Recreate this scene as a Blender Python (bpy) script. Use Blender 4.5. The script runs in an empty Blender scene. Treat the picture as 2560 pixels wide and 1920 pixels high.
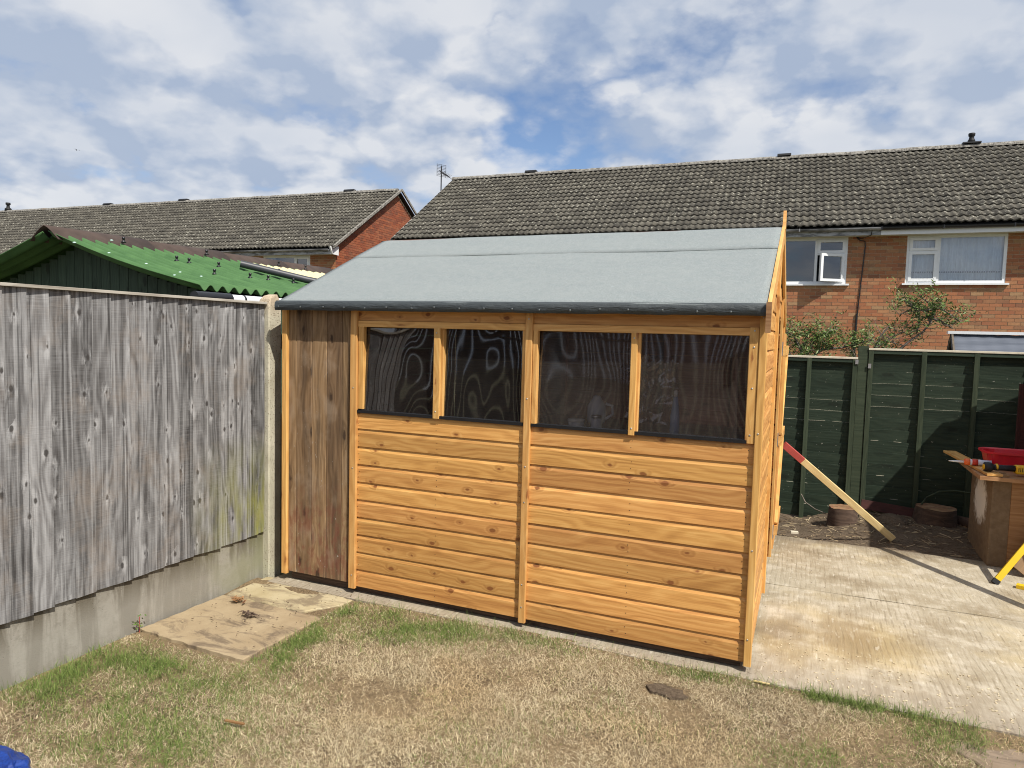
import bpy, math, random
import numpy as np
from mathutils import Vector, Matrix, Euler, noise as mnoise
R = math.radians
random.seed(7)
rng = np.random.default_rng(11)
scene = bpy.context.scene
col = scene.collection

# ------------------------------------------------------------------ camera
cam = bpy.data.cameras.new("camera")
cam.sensor_width = 36.0
cam.sensor_fit = 'HORIZONTAL'
cam.lens = 1739.69 / 2560 * 36.0
cam.clip_start = 0.05
cam.clip_end = 1500
camo = bpy.data.objects.new("camera", cam)
col.objects.link(camo)
YAW, PITCH, ROLL = -.3992, -.0703, .0258
F = Vector((math.sin(YAW) * math.cos(PITCH), math.cos(YAW) * math.cos(PITCH), math.sin(PITCH)))
r0 = Vector((math.cos(YAW), -math.sin(YAW), 0))
u0 = r0.cross(F)
CR = r0 * math.cos(ROLL) + u0 * math.sin(ROLL)
CU = u0 * math.cos(ROLL) - r0 * math.sin(ROLL)
m = Matrix((CR, CU, -F)).transposed().to_4x4()
m.translation = (0, 0, 1.65)
camo.matrix_world = m
scene.camera = camo

# ------------------------------------------------------------------ light
TO_SUN = Vector((1.65, -1.0, 2.4)).normalized()
sun = bpy.data.lights.new("sun", 'SUN')
sun.energy = 5.0
sun.angle = R(0.53)
sun.color = (1.0, .95, .86)
suno = bpy.data.objects.new("sun", sun)
suno.rotation_euler = (-TO_SUN).to_track_quat('-Z', 'Y').to_euler()
suno.location = (10, -6, 15)
col.objects.link(suno)


class NT:
    """small helper to write node trees"""
    def __init__(s, tree):
        s.t = tree
        s.n = tree.nodes
        s.l = tree.links

    def new(s, typ, **kw):
        n = s.n.new(typ)
        for k, v in kw.items():
            setattr(n, k, v)
        return n

    def put(s, sock, v):
        if v is None:
            return
        if isinstance(v, bpy.types.NodeSocket):
            s.l.new(v, sock)
        else:
            if sock.type == 'RGBA' and isinstance(v, (tuple, list)) and len(v) == 3:
                v = (*v, 1)
            sock.default_value = v

    def math(s, op, a, b=None, c=None, clamp=False):
        n = s.new('ShaderNodeMath', operation=op, use_clamp=clamp)
        s.put(n.inputs[0], a); s.put(n.inputs[1], b); s.put(n.inputs[2], c)
        return n.outputs[0]

    def vm(s, op, a, b=None, out=0):
        n = s.new('ShaderNodeVectorMath', operation=op)
        s.put(n.inputs[0], a); s.put(n.inputs[1], b)
        return n.outputs[out]

    def mix(s, f, a, b, mode='MIX'):
        n = s.new('ShaderNodeMix', data_type='RGBA', blend_type=mode)
        s.put(n.inputs[0], f); s.put(n.inputs[6], a); s.put(n.inputs[7], b)
        return n.outputs[2]

    def noise(s, v, scale=5, detail=4, rough=.55, dist=0, out=0):
        n = s.new('ShaderNodeTexNoise')
        s.put(n.inputs['Vector'], v)
        n.inputs['Scale'].default_value = scale
        n.inputs['Detail'].default_value = detail
        n.inputs['Roughness'].default_value = rough
        n.inputs['Distortion'].default_value = dist
        return n.outputs[out]

    def vor(s, v, scale=5, feature='F1', rand=1.0, out='Distance', dim='3D'):
        n = s.new('ShaderNodeTexVoronoi', feature=feature, voronoi_dimensions=dim)
        s.put(n.inputs['Vector'], v)
        n.inputs['Scale'].default_value = scale
        n.inputs['Randomness'].default_value = rand
        return n.outputs[out]

    def ramp(s, f, stops, interp='LINEAR'):
        n = s.new('ShaderNodeValToRGB')
        cr = n.color_ramp
        cr.interpolation = interp
        while len(cr.elements) < len(stops):
            cr.elements.new(.5)
        for e, (p, c) in zip(cr.elements, stops):
            e.position = p
            if isinstance(c, (int, float)):
                c = (c, c, c)
            e.color = (*c, 1)
        s.put(n.inputs[0], f)
        return n.outputs[0]

    def rng(s, v, a, b, c=0., d=1., clamp=True):
        n = s.new('ShaderNodeMapRange', clamp=clamp)
        s.put(n.inputs[0], v)
        for i, x in enumerate((a, b, c, d)):
            s.put(n.inputs[i + 1], x)
        return n.outputs[0]

    def scale(s, v, xyz, loc=None):
        n = s.new('ShaderNodeMapping')
        s.put(n.inputs[0], v)
        n.inputs['Scale'].default_value = xyz
        if loc is not None:
            s.put(n.inputs['Location'], loc)
        return n.outputs[0]

    def sep(s, v):
        n = s.new('ShaderNodeSeparateXYZ')
        s.put(n.inputs[0], v)
        return n.outputs

    def comb(s, x=0., y=0., z=0.):
        n = s.new('ShaderNodeCombineXYZ')
        s.put(n.inputs[0], x); s.put(n.inputs[1], y); s.put(n.inputs[2], z)
        return n.outputs[0]

    def coord(s, which='Object'):
        return s.new('ShaderNodeTexCoord').outputs[which]

    def pos(s):
        return s.new('ShaderNodeNewGeometry').outputs['Position']

    def rand(s):
        """a random number per object and per loose piece of its mesh"""
        a = s.new('ShaderNodeObjectInfo').outputs['Random']
        b = s.new('ShaderNodeNewGeometry').outputs['Random Per Island']
        return s.math('FRACT', s.math('ADD', a, b))

    def bump(s, h, strength=.3, dist=.01, normal=None):
        n = s.new('ShaderNodeBump')
        n.inputs['Strength'].default_value = strength
        n.inputs['Distance'].default_value = dist
        s.put(n.inputs['Height'], h)
        if normal is not None:
            s.put(n.inputs['Normal'], normal)
        return n.outputs[0]


MATS = {}


def mat(name, build):
    mt = bpy.data.materials.new(name)
    mt.use_nodes = True
    nt = NT(mt.node_tree)
    bs = mt.node_tree.nodes['Principled BSDF']
    bs.inputs['Specular IOR Level'].default_value = .3
    bs.inputs['Roughness'].default_value = .8
    build(nt, bs)
    MATS[name] = mt
    return mt


def simple(name, c, rough=.6, metal=0., spec=.3, var=.12, vscale=14, bump=0., bscale=60):
    def b(nt, bs):
        p = nt.coord('Object')
        f = nt.noise(p, vscale, 5)
        lo = tuple(x * (1 - var) for x in c)
        hi = tuple(min(1, x * (1 + var)) for x in c)
        nt.put(bs.inputs['Base Color'], nt.mix(nt.rng(f, .3, .7), lo, hi))
        bs.inputs['Roughness'].default_value = rough
        bs.inputs['Metallic'].default_value = metal
        bs.inputs['Specular IOR Level'].default_value = spec
        if bump:
            nt.put(bs.inputs['Normal'], nt.bump(nt.noise(p, bscale, 4), bump, .004))
    return mat(name, b)


# ------------------------------------------------------------------ world: daylight sky with broken cloud
w = bpy.data.worlds.new("World")
scene.world = w
w.use_nodes = True
wt = NT(w.node_tree)
w.node_tree.nodes.clear()
sky = wt.new('ShaderNodeTexSky', sky_type='NISHITA')
sky.sun_disc = False
sky.sun_elevation = math.asin(TO_SUN.z)
sky.sun_rotation = math.atan2(TO_SUN.x, TO_SUN.y)
sky.air_density = 1.0
sky.dust_density = .6
bg_sky = wt.new('ShaderNodeBackground')
wt.put(bg_sky.inputs['Color'], wt.mix(1.0, sky.outputs[0], (.95, 1.0, 1.12), 'MULTIPLY'))
bg_sky.inputs['Strength'].default_value = .10
gd = wt.coord('Generated')
gx, gy, gz = wt.sep(gd)
den = wt.math('ADD', wt.math('MAXIMUM', gz, 0.), .36)
cp = wt.comb(wt.math('DIVIDE', gx, den), wt.math('DIVIDE', gy, den), wt.math('MULTIPLY', gz, .6))
cp = wt.scale(cp, (1.55, 1.55, 1), (3.1, 7.4, .37))


def puffs(v):
    wob = wt.vm('MULTIPLY', wt.vm('SUBTRACT', wt.noise(v, 4.2, 3, .55, out=1), (.5, .5, .5)), (.34, .34, .2))
    vv = wt.vm('ADD', v, wob)
    a_ = wt.noise(v, 1.5, 7, .58)
    b_ = wt.vor(vv, 3.1, 'F1')
    c_ = wt.vor(vv, 7.3, 'F1')
    return wt.math('ADD', a_, wt.math('ADD', wt.math('MULTIPLY', wt.math('SUBTRACT', .42, b_), .36), wt.math('MULTIPLY', wt.math('SUBTRACT', .42, c_), .17)))


big = wt.noise(cp, .8, 3, .5)
mid = puffs(cp)
fine = wt.noise(cp, 9, 5, .62)
dens = wt.math('ADD', wt.math('MULTIPLY', big, .55), wt.math('ADD', wt.math('MULTIPLY', mid, .85), wt.math('MULTIPLY', fine, .14)))
cover = wt.rng(dens, .455, .64)
# the side of a cloud that looks to the sun is brighter
mid2 = puffs(wt.vm('ADD', cp, (.13, -.07, .08)))
lit = wt.rng(wt.math('ADD', wt.math('SUBTRACT', mid, mid2), wt.math('MULTIPLY', wt.math('SUBTRACT', fine, .5), .10)), -.12, .11)
soft = wt.noise(cp, 1.7, 4, .55)
thick = wt.rng(wt.math('ADD', wt.math('MULTIPLY', big, .6), wt.math('MULTIPLY', soft, .6)), .50, .72)
cc = wt.mix(lit, (.50, .60, .78), (.96, .98, 1.02))
cc = wt.mix(wt.math('MULTIPLY', thick, .50), cc, (.58, .67, .82))
bg_cl = wt.new('ShaderNodeBackground')
wt.put(bg_cl.inputs['Color'], cc)
bg_cl.inputs['Strength'].default_value = .70
mx = wt.new('ShaderNodeMixShader')
wt.put(mx.inputs[0], wt.math('MULTIPLY', cover, .95))
wt.l.new(bg_sky.outputs[0], mx.inputs[1])
wt.l.new(bg_cl.outputs[0], mx.inputs[2])
wo = wt.new('ShaderNodeOutputWorld')
wt.l.new(mx.outputs[0], wo.inputs[0])

w.cycles.sampling_method = 'MANUAL'
w.cycles.sample_map_resolution = 256

vs = scene.view_settings
vs.view_transform = 'Standard'
vs.look = 'None'
vs.gamma = 1
vs.use_curve_mapping = False
vs.exposure = 0.22
try:
    scene.cycles.max_bounces = 7
    scene.cycles.diffuse_bounces = 3
    scene.cycles.pixel_filter_type = 'BLACKMAN_HARRIS'
    scene.cycles.filter_width = 1.05
    scene.cycles.transparent_max_bounces = 12
    scene.cycles.use_denoising = True
except Exception:
    pass

# ------------------------------------------------------------------ mesh helpers


def world_loc(o):
    v = Vector(o.location)
    while o.parent:
        o = o.parent
        v += Vector(o.location)
    return v


def raw(name, verts, faces, mt=None, smooth=False):
    me = bpy.data.meshes.new(name)
    me.from_pydata([tuple(v) for v in verts], [], faces)
    if mt is not None:
        me.materials.append(mt)
    if smooth:
        me.polygons.foreach_set('use_smooth', [True] * len(me.polygons))
    me.update()
    return me


def link(name, me, loc=(0, 0, 0), rot=None, parent=None):
    """rot: 3x3 matrix (columns = local axes). loc is given in world (unrotated-parent) coordinates."""
    o = bpy.data.objects.new(name, me)
    col.objects.link(o)
    l = Vector(loc)
    if parent is not None:
        o.parent = parent
        l = l - world_loc(parent)
    mw = (rot.to_4x4() if rot is not None else Matrix.Identity(4))
    mw.translation = l
    o.matrix_basis = mw
    return o


def tag(o, label=None, cat=None, group=None, kind=None):
    if label: o['label'] = label
    if cat: o['category'] = cat
    if group: o['group'] = group
    if kind: o['kind'] = kind
    return o


def thing(name, label, cat, loc=(0, 0, 0), group=None):
    o = bpy.data.objects.new(name, None)
    o.empty_display_size = .1
    col.objects.link(o)
    o.location = loc
    return tag(o, label, cat, group)


def axes(x, y):
    x = Vector(x).normalized()
    y = Vector(y)
    y = (y - x * y.dot(x)).normalized()
    return Matrix((x, y, x.cross(y))).transposed()


class MB:
    """collects shapes (world coordinates) into one mesh"""
    def __init__(s):
        s.v = []
        s.f = []
        s.sm = []

    def add(s, vs, fs, smooth=False):
        k = len(s.v)
        s.v += [tuple(v) for v in vs]
        s.f += [tuple(i + k for i in f) for f in fs]
        s.sm += [smooth] * len(fs)
        return s

    def box(s, x0, x1, y0, y1, z0, z1):
        return s.add([(x0, y0, z0), (x1, y0, z0), (x1, y1, z0), (x0, y1, z0), (x0, y0, z1), (x1, y0, z1), (x1, y1, z1), (x0, y1, z1)],
                     [(0, 3, 2, 1), (4, 5, 6, 7), (0, 1, 5, 4), (1, 2, 6, 5), (2, 3, 7, 6), (3, 0, 4, 7)])

    def obox(s, c, rot, dx, dy, dz):
        c = Vector(c)
        vs = [c + rot @ Vector((sx * dx / 2, sy * dy / 2, sz * dz / 2)) for sz in (-1, 1) for sx, sy in ((-1, -1), (1, -1), (1, 1), (-1, 1))]
        return s.add(vs, [(0, 3, 2, 1), (4, 5, 6, 7), (0, 1, 5, 4), (1, 2, 6, 5), (2, 3, 7, 6), (3, 0, 4, 7)])

    def tube(s, pts, rad, n=8, cap=True, smooth=True):
        pts = [Vector(p) for p in pts]
        if isinstance(rad, (int, float)):
            rad = [rad] * len(pts)
        rings = []
        prev = None
        for i, p in enumerate(pts):
            t = (pts[min(i + 1, len(pts) - 1)] - pts[max(i - 1, 0)]).normalized()
            if prev is None:
                a = t.orthogonal().normalized()
            else:
                a = (prev - t * prev.dot(t)).normalized()
            prev = a
            b = t.cross(a)
            rings.append([p + (a * math.cos(2 * math.pi * k / n) + b * math.sin(2 * math.pi * k / n)) * rad[i] for k in range(n)])
        vs = [v for r_ in rings for v in r_]
        fs = []
        for i in range(len(pts) - 1):
            for k in range(n):
                k2 = (k + 1) % n
                fs.append((i * n + k, i * n + k2, (i + 1) * n + k2, (i + 1) * n + k))
        s.add(vs, fs, smooth)
        if cap:
            s.add(rings[0], [tuple(range(n))[::-1]])
            s.add(rings[-1], [tuple(range(n))])
        return s

    def prism(s, poly, a, b):
        """poly: list of 3D points (a face); extruded by vector b-a"""
        d = Vector(b) - Vector(a)
        n = len(poly)
        vs = [Vector(p) for p in poly] + [Vector(p) + d for p in poly]
        fs = [tuple(range(n))[::-1], tuple(range(n, 2 * n))] + [(i, (i + 1) % n, (i + 1) % n + n, i + n) for i in range(n)]
        return s.add(vs, fs)

    def lathe(s, c, prof, n=20, ax=None):
        c = Vector(c)
        ax = ax or Matrix.Identity(3)
        vs = []
        for r_, z in prof:
            for k in range(n):
                t = 2 * math.pi * k / n
                vs.append(c + ax @ Vector((r_ * math.cos(t), r_ * math.sin(t), z)))
        fs = []
        for i in range(len(prof) - 1):
            for k in range(n):
                k2 = (k + 1) % n
                fs.append((i * n + k, i * n + k2, (i + 1) * n + k2, (i + 1) * n + k))
        fs.append(tuple(range(n))[::-1])
        fs.append(tuple((len(prof) - 1) * n + k for k in range(n)))
        return s.add(vs, fs, True)

    def build(s, name, mt, parent=None, loc=None):
        """verts are world coords; object's own origin goes to loc (default: centre)"""
        vs = np.array(s.v, dtype=float)
        if loc is None:
            loc = (vs.min(0) + vs.max(0)) / 2
        vs = vs - np.array(loc)
        me = raw(name, vs, s.f, mt)
        me.polygons.foreach_set('use_smooth', s.sm)
        return link(name, me, loc, None, parent)


def plank(name, p0, p1, width, thick, facing, mt, parent=None, prof=None, ch=.0015):
    """board from p0 to p1 (centre line), 'facing' = direction of its broad outer face. local X = length, Y = outward, Z = width"""
    p0, p1 = Vector(p0), Vector(p1)
    L = (p1 - p0).length
    rot = axes(p1 - p0, facing)
    if prof is None:
        a, b = thick / 2, width / 2
        prof = [(-a, -b), (-a, b), (a - ch, b), (a, b - ch), (a, -b + ch), (a - ch, -b)]
    n = len(prof)
    vs = [(-L / 2, y, z) for y, z in prof] + [(L / 2, y, z) for y, z in prof]
    fs = [tuple(range(n)), tuple(range(n, 2 * n))[::-1]] + [((i + 1) % n, i, i + n, (i + 1) % n + n) for i in range(n)]
    # orient outwards
    me = raw(name, vs, fs, mt)
    bm_fix(me)
    return link(name, me, (p0 + p1) / 2, rot, parent)


import bmesh


def bm_fix(me):
    b = bmesh.new()
    b.from_mesh(me)
    bmesh.ops.recalc_face_normals(b, faces=b.faces)
    b.to_mesh(me)
    b.free()


def vnoise(x, y, seed=0):
    """value noise, numpy"""
    g = np.random.default_rng(seed).random((64, 64))
    xi = np.floor(x).astype(int); yi = np.floor(y).astype(int)
    fx = x - xi; fy = y - yi
    fx = fx * fx * (3 - 2 * fx); fy = fy * fy * (3 - 2 * fy)
    a = g[xi % 64, yi % 64]; b = g[(xi + 1) % 64, yi % 64]; c = g[xi % 64, (yi + 1) % 64]; d = g[(xi + 1) % 64, (yi + 1) % 64]
    return (a * (1 - fx) + b * fx) * (1 - fy) + (c * (1 - fx) + d * fx) * fy


def fbm(x, y, sc, seed=0, oct_=4):
    t = 0; a = 1; n = 0
    for i in range(oct_):
        t = t + a * vnoise(x * sc * 2 ** i, y * sc * 2 ** i, seed + i); n += a; a *= .55
    return t / n


# ------------------------------------------------------------------ materials
def wood(name, dark, mid, light, knot, rough=.62, ring=1.0, saw=0., knots=1.0, spec=.35, extra=None, var=.10, kscale=(2.6, 6.5), silver=0., bumps=.25, sk=.5, hue=.004, kprob=.35, bend=.45):
    def b(nt, bs):
        o = nt.coord('Object')
        oi = nt.rand()
        shift = nt.comb(nt.math('MULTIPLY', oi, 31.7), nt.math('MULTIPLY', oi, 5.3), nt.math('MULTIPLY', oi, 17.9))
        p = nt.vm('ADD', o, shift)
        x, y, z = nt.sep(p)
        ox, oy, oz = nt.sep(o)
        # knots
        kp = nt.comb(nt.math('MULTIPLY', x, kscale[0]), nt.math('ADD', nt.math('MULTIPLY', z, kscale[1]), nt.math('MULTIPLY', oi, 11.)), 0.)
        kp = nt.vm('ADD', kp, nt.vm('MULTIPLY', nt.noise(p, 38, 2, .5, out=1), (.10, .10, 0)))
        kd = nt.vor(kp, 1.0, dim='2D')
        kc = nt.vor(kp, 1.0, out='Color', dim='2D')
        kr = nt.sep(kc)[0]
        thr = nt.rng(kr, kprob, 1., .03, .125 * knots)
        inside = nt.math('SUBTRACT', kd, thr)
        kmask = nt.math('MULTIPLY', nt.rng(inside, .03, -.02), nt.math('GREATER_THAN', kr, kprob))
        halo = nt.math('MULTIPLY', nt.rng(inside, .30 if silver else .22, 0.), nt.math('GREATER_THAN', kr, kprob))
        # growth rings, bent round the knots
        low = nt.noise(nt.scale(p, (1.1, 3, 5)), 1.0, 3, .5)
        rr = nt.math('ADD', nt.math('MULTIPLY', z, 9.0), nt.math('MULTIPLY', low, 3.2))
        rr = nt.math('ADD', rr, nt.math('MULTIPLY', halo, -bend))
        band = nt.math('SINE', nt.math('MULTIPLY', rr, 17.0))
        grain = nt.noise(nt.scale(p, (3.0, 120, 160)), 1.0, 3, .6)
        streak = nt.noise(nt.scale(p, (.8, 14, 22)), 1.0, 4, .6)
        f = nt.math('ADD', nt.math('MULTIPLY', band, .10 * ring), nt.math('ADD', nt.math('MULTIPLY', grain, .62), nt.math('MULTIPLY', streak, sk)))
        f = nt.rng(f, .31 + (sk - .63) * .5 - .06, .31 + (sk - .63) * .5 + .69)
        c = nt.ramp(f, [(.12, dark), (.5, mid), (.88, light)])
        c = nt.mix(nt.math('MULTIPLY', halo, .38 if not silver else .0), c, tuple((a + b_) / 2 for a, b_ in zip(dark, knot)))
        # board to board difference
        v = nt.rng(oi, 0, 1, 1 - var, 1 + var)
        hs = nt.new('ShaderNodeHueSaturation')
        nt.put(hs.inputs['Color'], c)
        nt.put(hs.inputs['Value'], v)
        nt.put(hs.inputs['Hue'], nt.rng(nt.math('FRACT', nt.math('MULTIPLY', oi, 7.7)), 0, 1, .5 - hue, .5 + hue))
        c = hs.outputs[0]
        h = nt.math('ADD', nt.math('MULTIPLY', grain, .6), nt.math('MULTIPLY', kmask, -.5))
        if saw:
            sw = nt.noise(nt.scale(p, (230, 6, 5)), 1.0, 2, .5)
            swm = nt.math('MULTIPLY', nt.rng(sw, .35, .68), nt.rng(nt.noise(p, 5, 3), .35, .62))
            c = nt.mix(nt.math('MULTIPLY', swm, saw), c, tuple(min(1, q * 1.7) for q in light))
            h = nt.math('ADD', h, nt.math('MULTIPLY', sw, .5))
        if silver:
            sv = nt.noise(nt.scale(p, (2.2, 9, 16)), 1., 6, .65)
            c = nt.mix(nt.math('MULTIPLY', nt.rng(sv, .5, .72), silver), c, tuple(min(1, q * 1.55) for q in light))
            sd = nt.noise(nt.scale(p, (.9, 30, 34)), 1., 5, .65)
            c = nt.mix(nt.math('MULTIPLY', nt.rng(sd, .56, .72), .5), c, tuple(q * .5 for q in dark))
            cr_ = nt.noise(nt.scale(p, (.55, 60, 85)), 1., 3, .5)
            c = nt.mix(nt.math('MULTIPLY', nt.rng(cr_, .595, .63), .6), c, tuple(q * .35 for q in dark))
            c = nt.mix(nt.math('MULTIPLY', nt.rng(cr_, .40, .36), .45), c, tuple(min(1, q * 1.45) for q in light))
            sh = nt.noise(nt.scale(p, (9, 40, 55)), 1., 4, .7)
            c = nt.mix(nt.math('MULTIPLY', nt.math('MULTIPLY', halo, nt.rng(sh, .47, .60)), .75), c, tuple(min(1, q * 1.75) for q in light))
        c = nt.mix(nt.math('MULTIPLY', kmask, .9), c, knot)
        if extra:
            c = extra(nt, c, p, o)
        nt.put(bs.inputs['Base Color'], c)
        bs.inputs['Roughness'].default_value = rough
        bs.inputs['Specular IOR Level'].default_value = spec
        nt.put(bs.inputs['Normal'], nt.bump(h, bumps, .003))
    return mat(name, b)


M_pine = wood('orange stained pine', (.41, .183, .052), (.60, .300, .090), (.74, .420, .145), (.22, .078, .024), rough=.52, var=.18, sk=.5, kscale=(6.0, 10.5), knots=1.0, kprob=.70)
M_pine_trim = wood('orange pine batten', (.48, .235, .065), (.645, .35, .11), (.77, .475, .175), (.28, .10, .03), rough=.5, kscale=(2.0, 9), knots=.7, var=.08)
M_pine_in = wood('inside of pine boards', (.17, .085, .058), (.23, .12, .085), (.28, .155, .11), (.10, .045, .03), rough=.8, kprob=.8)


def alg(nt, c, p, o):
    P = nt.pos()
    x, y, z = nt.sep(P)
    m_ = nt.math('MULTIPLY', nt.rng(y, 2.95, 3.4), nt.rng(z, .98, .45))
    n = nt.noise(nt.scale(P, (9, 9, 2.5)), 1., 5, .6)
    c = nt.mix(nt.math('MULTIPLY', nt.math('MULTIPLY', m_, nt.rng(n, .38, .62)), .72), c, (.27, .27, .045))
    # pale rubbed patches, brownish lower part
    b_ = nt.noise(nt.scale(P, (4, 4, 3)), 1., 5, .7)
    c = nt.mix(nt.math('MULTIPLY', nt.rng(b_, .52, .7), .35), c, (.30, .24, .19))
    return c


M_grey = wood('weathered grey boards', (.062, .058, .057), (.148, .144, .144), (.270, .268, .270), (.045, .041, .039), rough=.85, ring=1.2, saw=.16, spec=.15,
              extra=alg, var=.34, silver=.6, kscale=(5.2, 10.0), bumps=.6, knots=.72, sk=.8, kprob=.55, bend=.15, hue=.001)
M_cap = wood('weathered fence capping', (.20, .17, .14), (.36, .33, .28), (.46, .43, .38), (.1, .08, .06), rough=.9, spec=.1, kscale=(1.5, 4))


def oldx(nt, c, p, o):
    P = nt.pos()
    x, y, z = nt.sep(P)
    st = nt.noise(nt.scale(P, (16, 16, 1.6)), 1., 5, .6)
    c = nt.mix(nt.math('MULTIPLY', nt.rng(st, .50, .68), .72), c, (.075, .050, .033))
    # old red paint low down, white splashes
    rp = nt.noise(nt.scale(P, (22, 22, 9)), 1., 6, .7)
    rm = nt.math('MULTIPLY', nt.rng(rp, .47, .56), nt.rng(z, .70, .42))
    c = nt.mix(nt.math('MULTIPLY', rm, .45), c, (.19, .055, .038))
    wp = nt.noise(nt.scale(P, (60, 60, 34)), 1., 3, .6)
    wm = nt.math('MULTIPLY', nt.rng(wp, .69, .73), nt.rng(z, 1.35, .2, .35, 1.))
    c = nt.mix(nt.math('MULTIPLY', wm, .7), c, (.5, .45, .4))
    gp = nt.noise(nt.scale(P, (7, 7, 4)), 1., 4, .6)
    return nt.mix(nt.math('MULTIPLY', nt.rng(gp, .52, .68), .45), c, (.36, .27, .19))


M_old = wood('old brown boards', (.135, .080, .040), (.245, .152, .080), (.335, .222, .127), (.045, .027, .018), rough=.8, extra=oldx, var=.2, spec=.2, knots=.8)
M_raw = wood('raw timber', (.50, .37, .16), (.64, .50, .24), (.74, .60, .32), (.30, .15, .06), rough=.7, kscale=(2, 9), knots=.6)
M_board = wood('brown board', (.20, .095, .038), (.30, .16, .07), (.40, .23, .11), (.10, .04, .02), rough=.75)
M_stumpbark = wood('bark', (.045, .03, .022), (.085, .055, .04), (.13, .09, .065), (.03, .02, .015), rough=.95, knots=0)


def gpaint(nt, c, p, o):
    P = nt.pos()
    a = nt.noise(nt.scale(P, (3, 3, 11)), 1., 6, .65)
    c = nt.mix(nt.math('MULTIPLY', nt.rng(a, .52, .72), .5), c, (.055, .075, .05))
    d = nt.noise(nt.scale(P, (40, 40, 60)), 1., 2, .5)
    return nt.mix(nt.math('MULTIPLY', nt.rng(d, .735, .76), .7), c, (.4, .4, .34))


M_gfence = wood('dark green fence paint', (.017, .028, .019), (.029, .045, .030), (.042, .062, .042), (.018, .026, .018), rough=.75, extra=gpaint, var=.15, spec=.25, kscale=(2., 5))
M_gpost = wood('green post', (.032, .046, .028), (.050, .066, .040), (.066, .084, .052), (.025, .03, .02), rough=.8, var=.1, spec=.2)
M_gwall = wood('green shed boards', (.028, .045, .03), (.045, .07, .047), (.06, .09, .06), (.02, .03, .02), rough=.7, var=.12, spec=.25)
M_redwood = wood('dark red stained boards', (.035, .010, .008), (.06, .018, .014), (.08, .026, .02), (.03, .01, .008), rough=.7)
M_chip = wood('box board', (.19, .12, .066), (.26, .165, .09), (.32, .21, .12), (.17, .1, .055), rough=.75, knots=.2, ring=.4)

M_bare = simple('bare edge wood', (.62, .56, .44), .8)
M_blackpl = simple('black plastic', (.012, .012, .014), .35, spec=.5)
M_white = simple('white pvc', (.78, .79, .80), .3, spec=.5, var=.03)
M_whitepipe = simple('white pipe', (.72, .73, .76), .35, spec=.5, var=.05)
M_dirtywhite = mat('weathered white paint', lambda nt, bs: nt.put(bs.inputs['Base Color'], nt.mix(
    nt.rng(nt.noise(nt.scale(nt.coord('Object'), (3, 8, 14)), 1., 6, .7), .44, .56), (.16, .16, .165), (.42, .43, .45))))
M_soffit = simple('soffit paint', (.50, .47, .38), .7)
M_steel = simple('galvanised steel', (.55, .55, .56), .35, metal=.9)
M_darkmetal = simple('dark metal', (.02, .02, .022), .4)
M_nail = simple('galvanised nail', (.12, .13, .13), .5, metal=.5)
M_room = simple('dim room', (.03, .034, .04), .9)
M_curtain = simple('net curtain', (.88, .92, .97), .9, var=.05)
M_mortar = simple('sandy mortar', (.64, .50, .33), .95, var=.15, vscale=30)
M_roofdeck = simple('roof underlay', (.03, .03, .03), .9)
M_yellow = simple('yellow paint', (.70, .46, .012), .4, spec=.5, var=.06)
M_toolyellow = simple('yellow tool plastic', (.75, .43, .01), .4, spec=.5, var=.03)
M_toolblack = simple('black tool rubber', (.018, .018, .02), .55, var=.2)
M_redpl = simple('red plastic', (.62, .018, .035), .3, spec=.5, var=.05)
M_orange = simple('orange plastic', (.75, .13, .02), .35, spec=.5, var=.05)
M_label = simple('pale cartridge', (.60, .62, .70), .4, spec=.4, var=.04)
M_redlabel = simple('red print', (.55, .05, .03), .4, var=.04)
M_redpaint = simple('red paint', (.40, .075, .065), .7, var=.12)
M_bird = simple('bird plumage', (.02, .02, .022), .8)
M_vent = simple('black roof vent', (.012, .012, .013), .6)
M_leadgrey = simple('black conduit', (.045, .047, .055), .45, spec=.4)
M_greyroofsheet = mat('grey roofing sheet', lambda nt, bs: nt.put(bs.inputs['Base Color'], nt.mix(
    nt.rng(nt.noise(nt.scale(nt.coord('Object'), (1.2, 14, 14)), 1., 5, .6), .35, .65), (.085, .098, .125), (.135, .15, .185))))


def b_brick(ramp):
    def b(nt, bs):
        r_ = nt.rand()
        o = nt.coord('Object')
        c = nt.ramp(r_, ramp, 'LINEAR')
        n = nt.noise(nt.vm('ADD', o, nt.comb(nt.math('MULTIPLY', r_, 50), 0., 0.)), 22, 5, .65)
        c = nt.mix(nt.rng(n, .3, .75, 0., .45), c, (.19, .08, .045))
        n2 = nt.noise(nt.pos(), 1.7, 3)
        c = nt.mix(nt.rng(n2, .45, .75, 0., .2), c, (.36, .22, .13))
        nt.put(bs.inputs['Base Color'], c)
        bs.inputs['Roughness'].default_value = .9
        nt.put(bs.inputs['Normal'], nt.bump(n, .4, .006))
    return b


M_brick = mat('multi red brick', b_brick([(0, (.35, .135, .062)), (.2, (.43, .18, .083)), (.38, (.31, .108, .055)), (.55, (.45, .23, .11)), (.7, (.24, .098, .055)), (.84, (.40, .25, .13)), (1., (.41, .15, .068))]))
M_brickred = mat('red gable brick', b_brick([(0, (.28, .075, .034)), (.25, (.33, .095, .042)), (.5, (.24, .062, .032)), (.72, (.17, .06, .038)), (.86, (.34, .12, .06)), (1., (.26, .07, .034))]))


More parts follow.
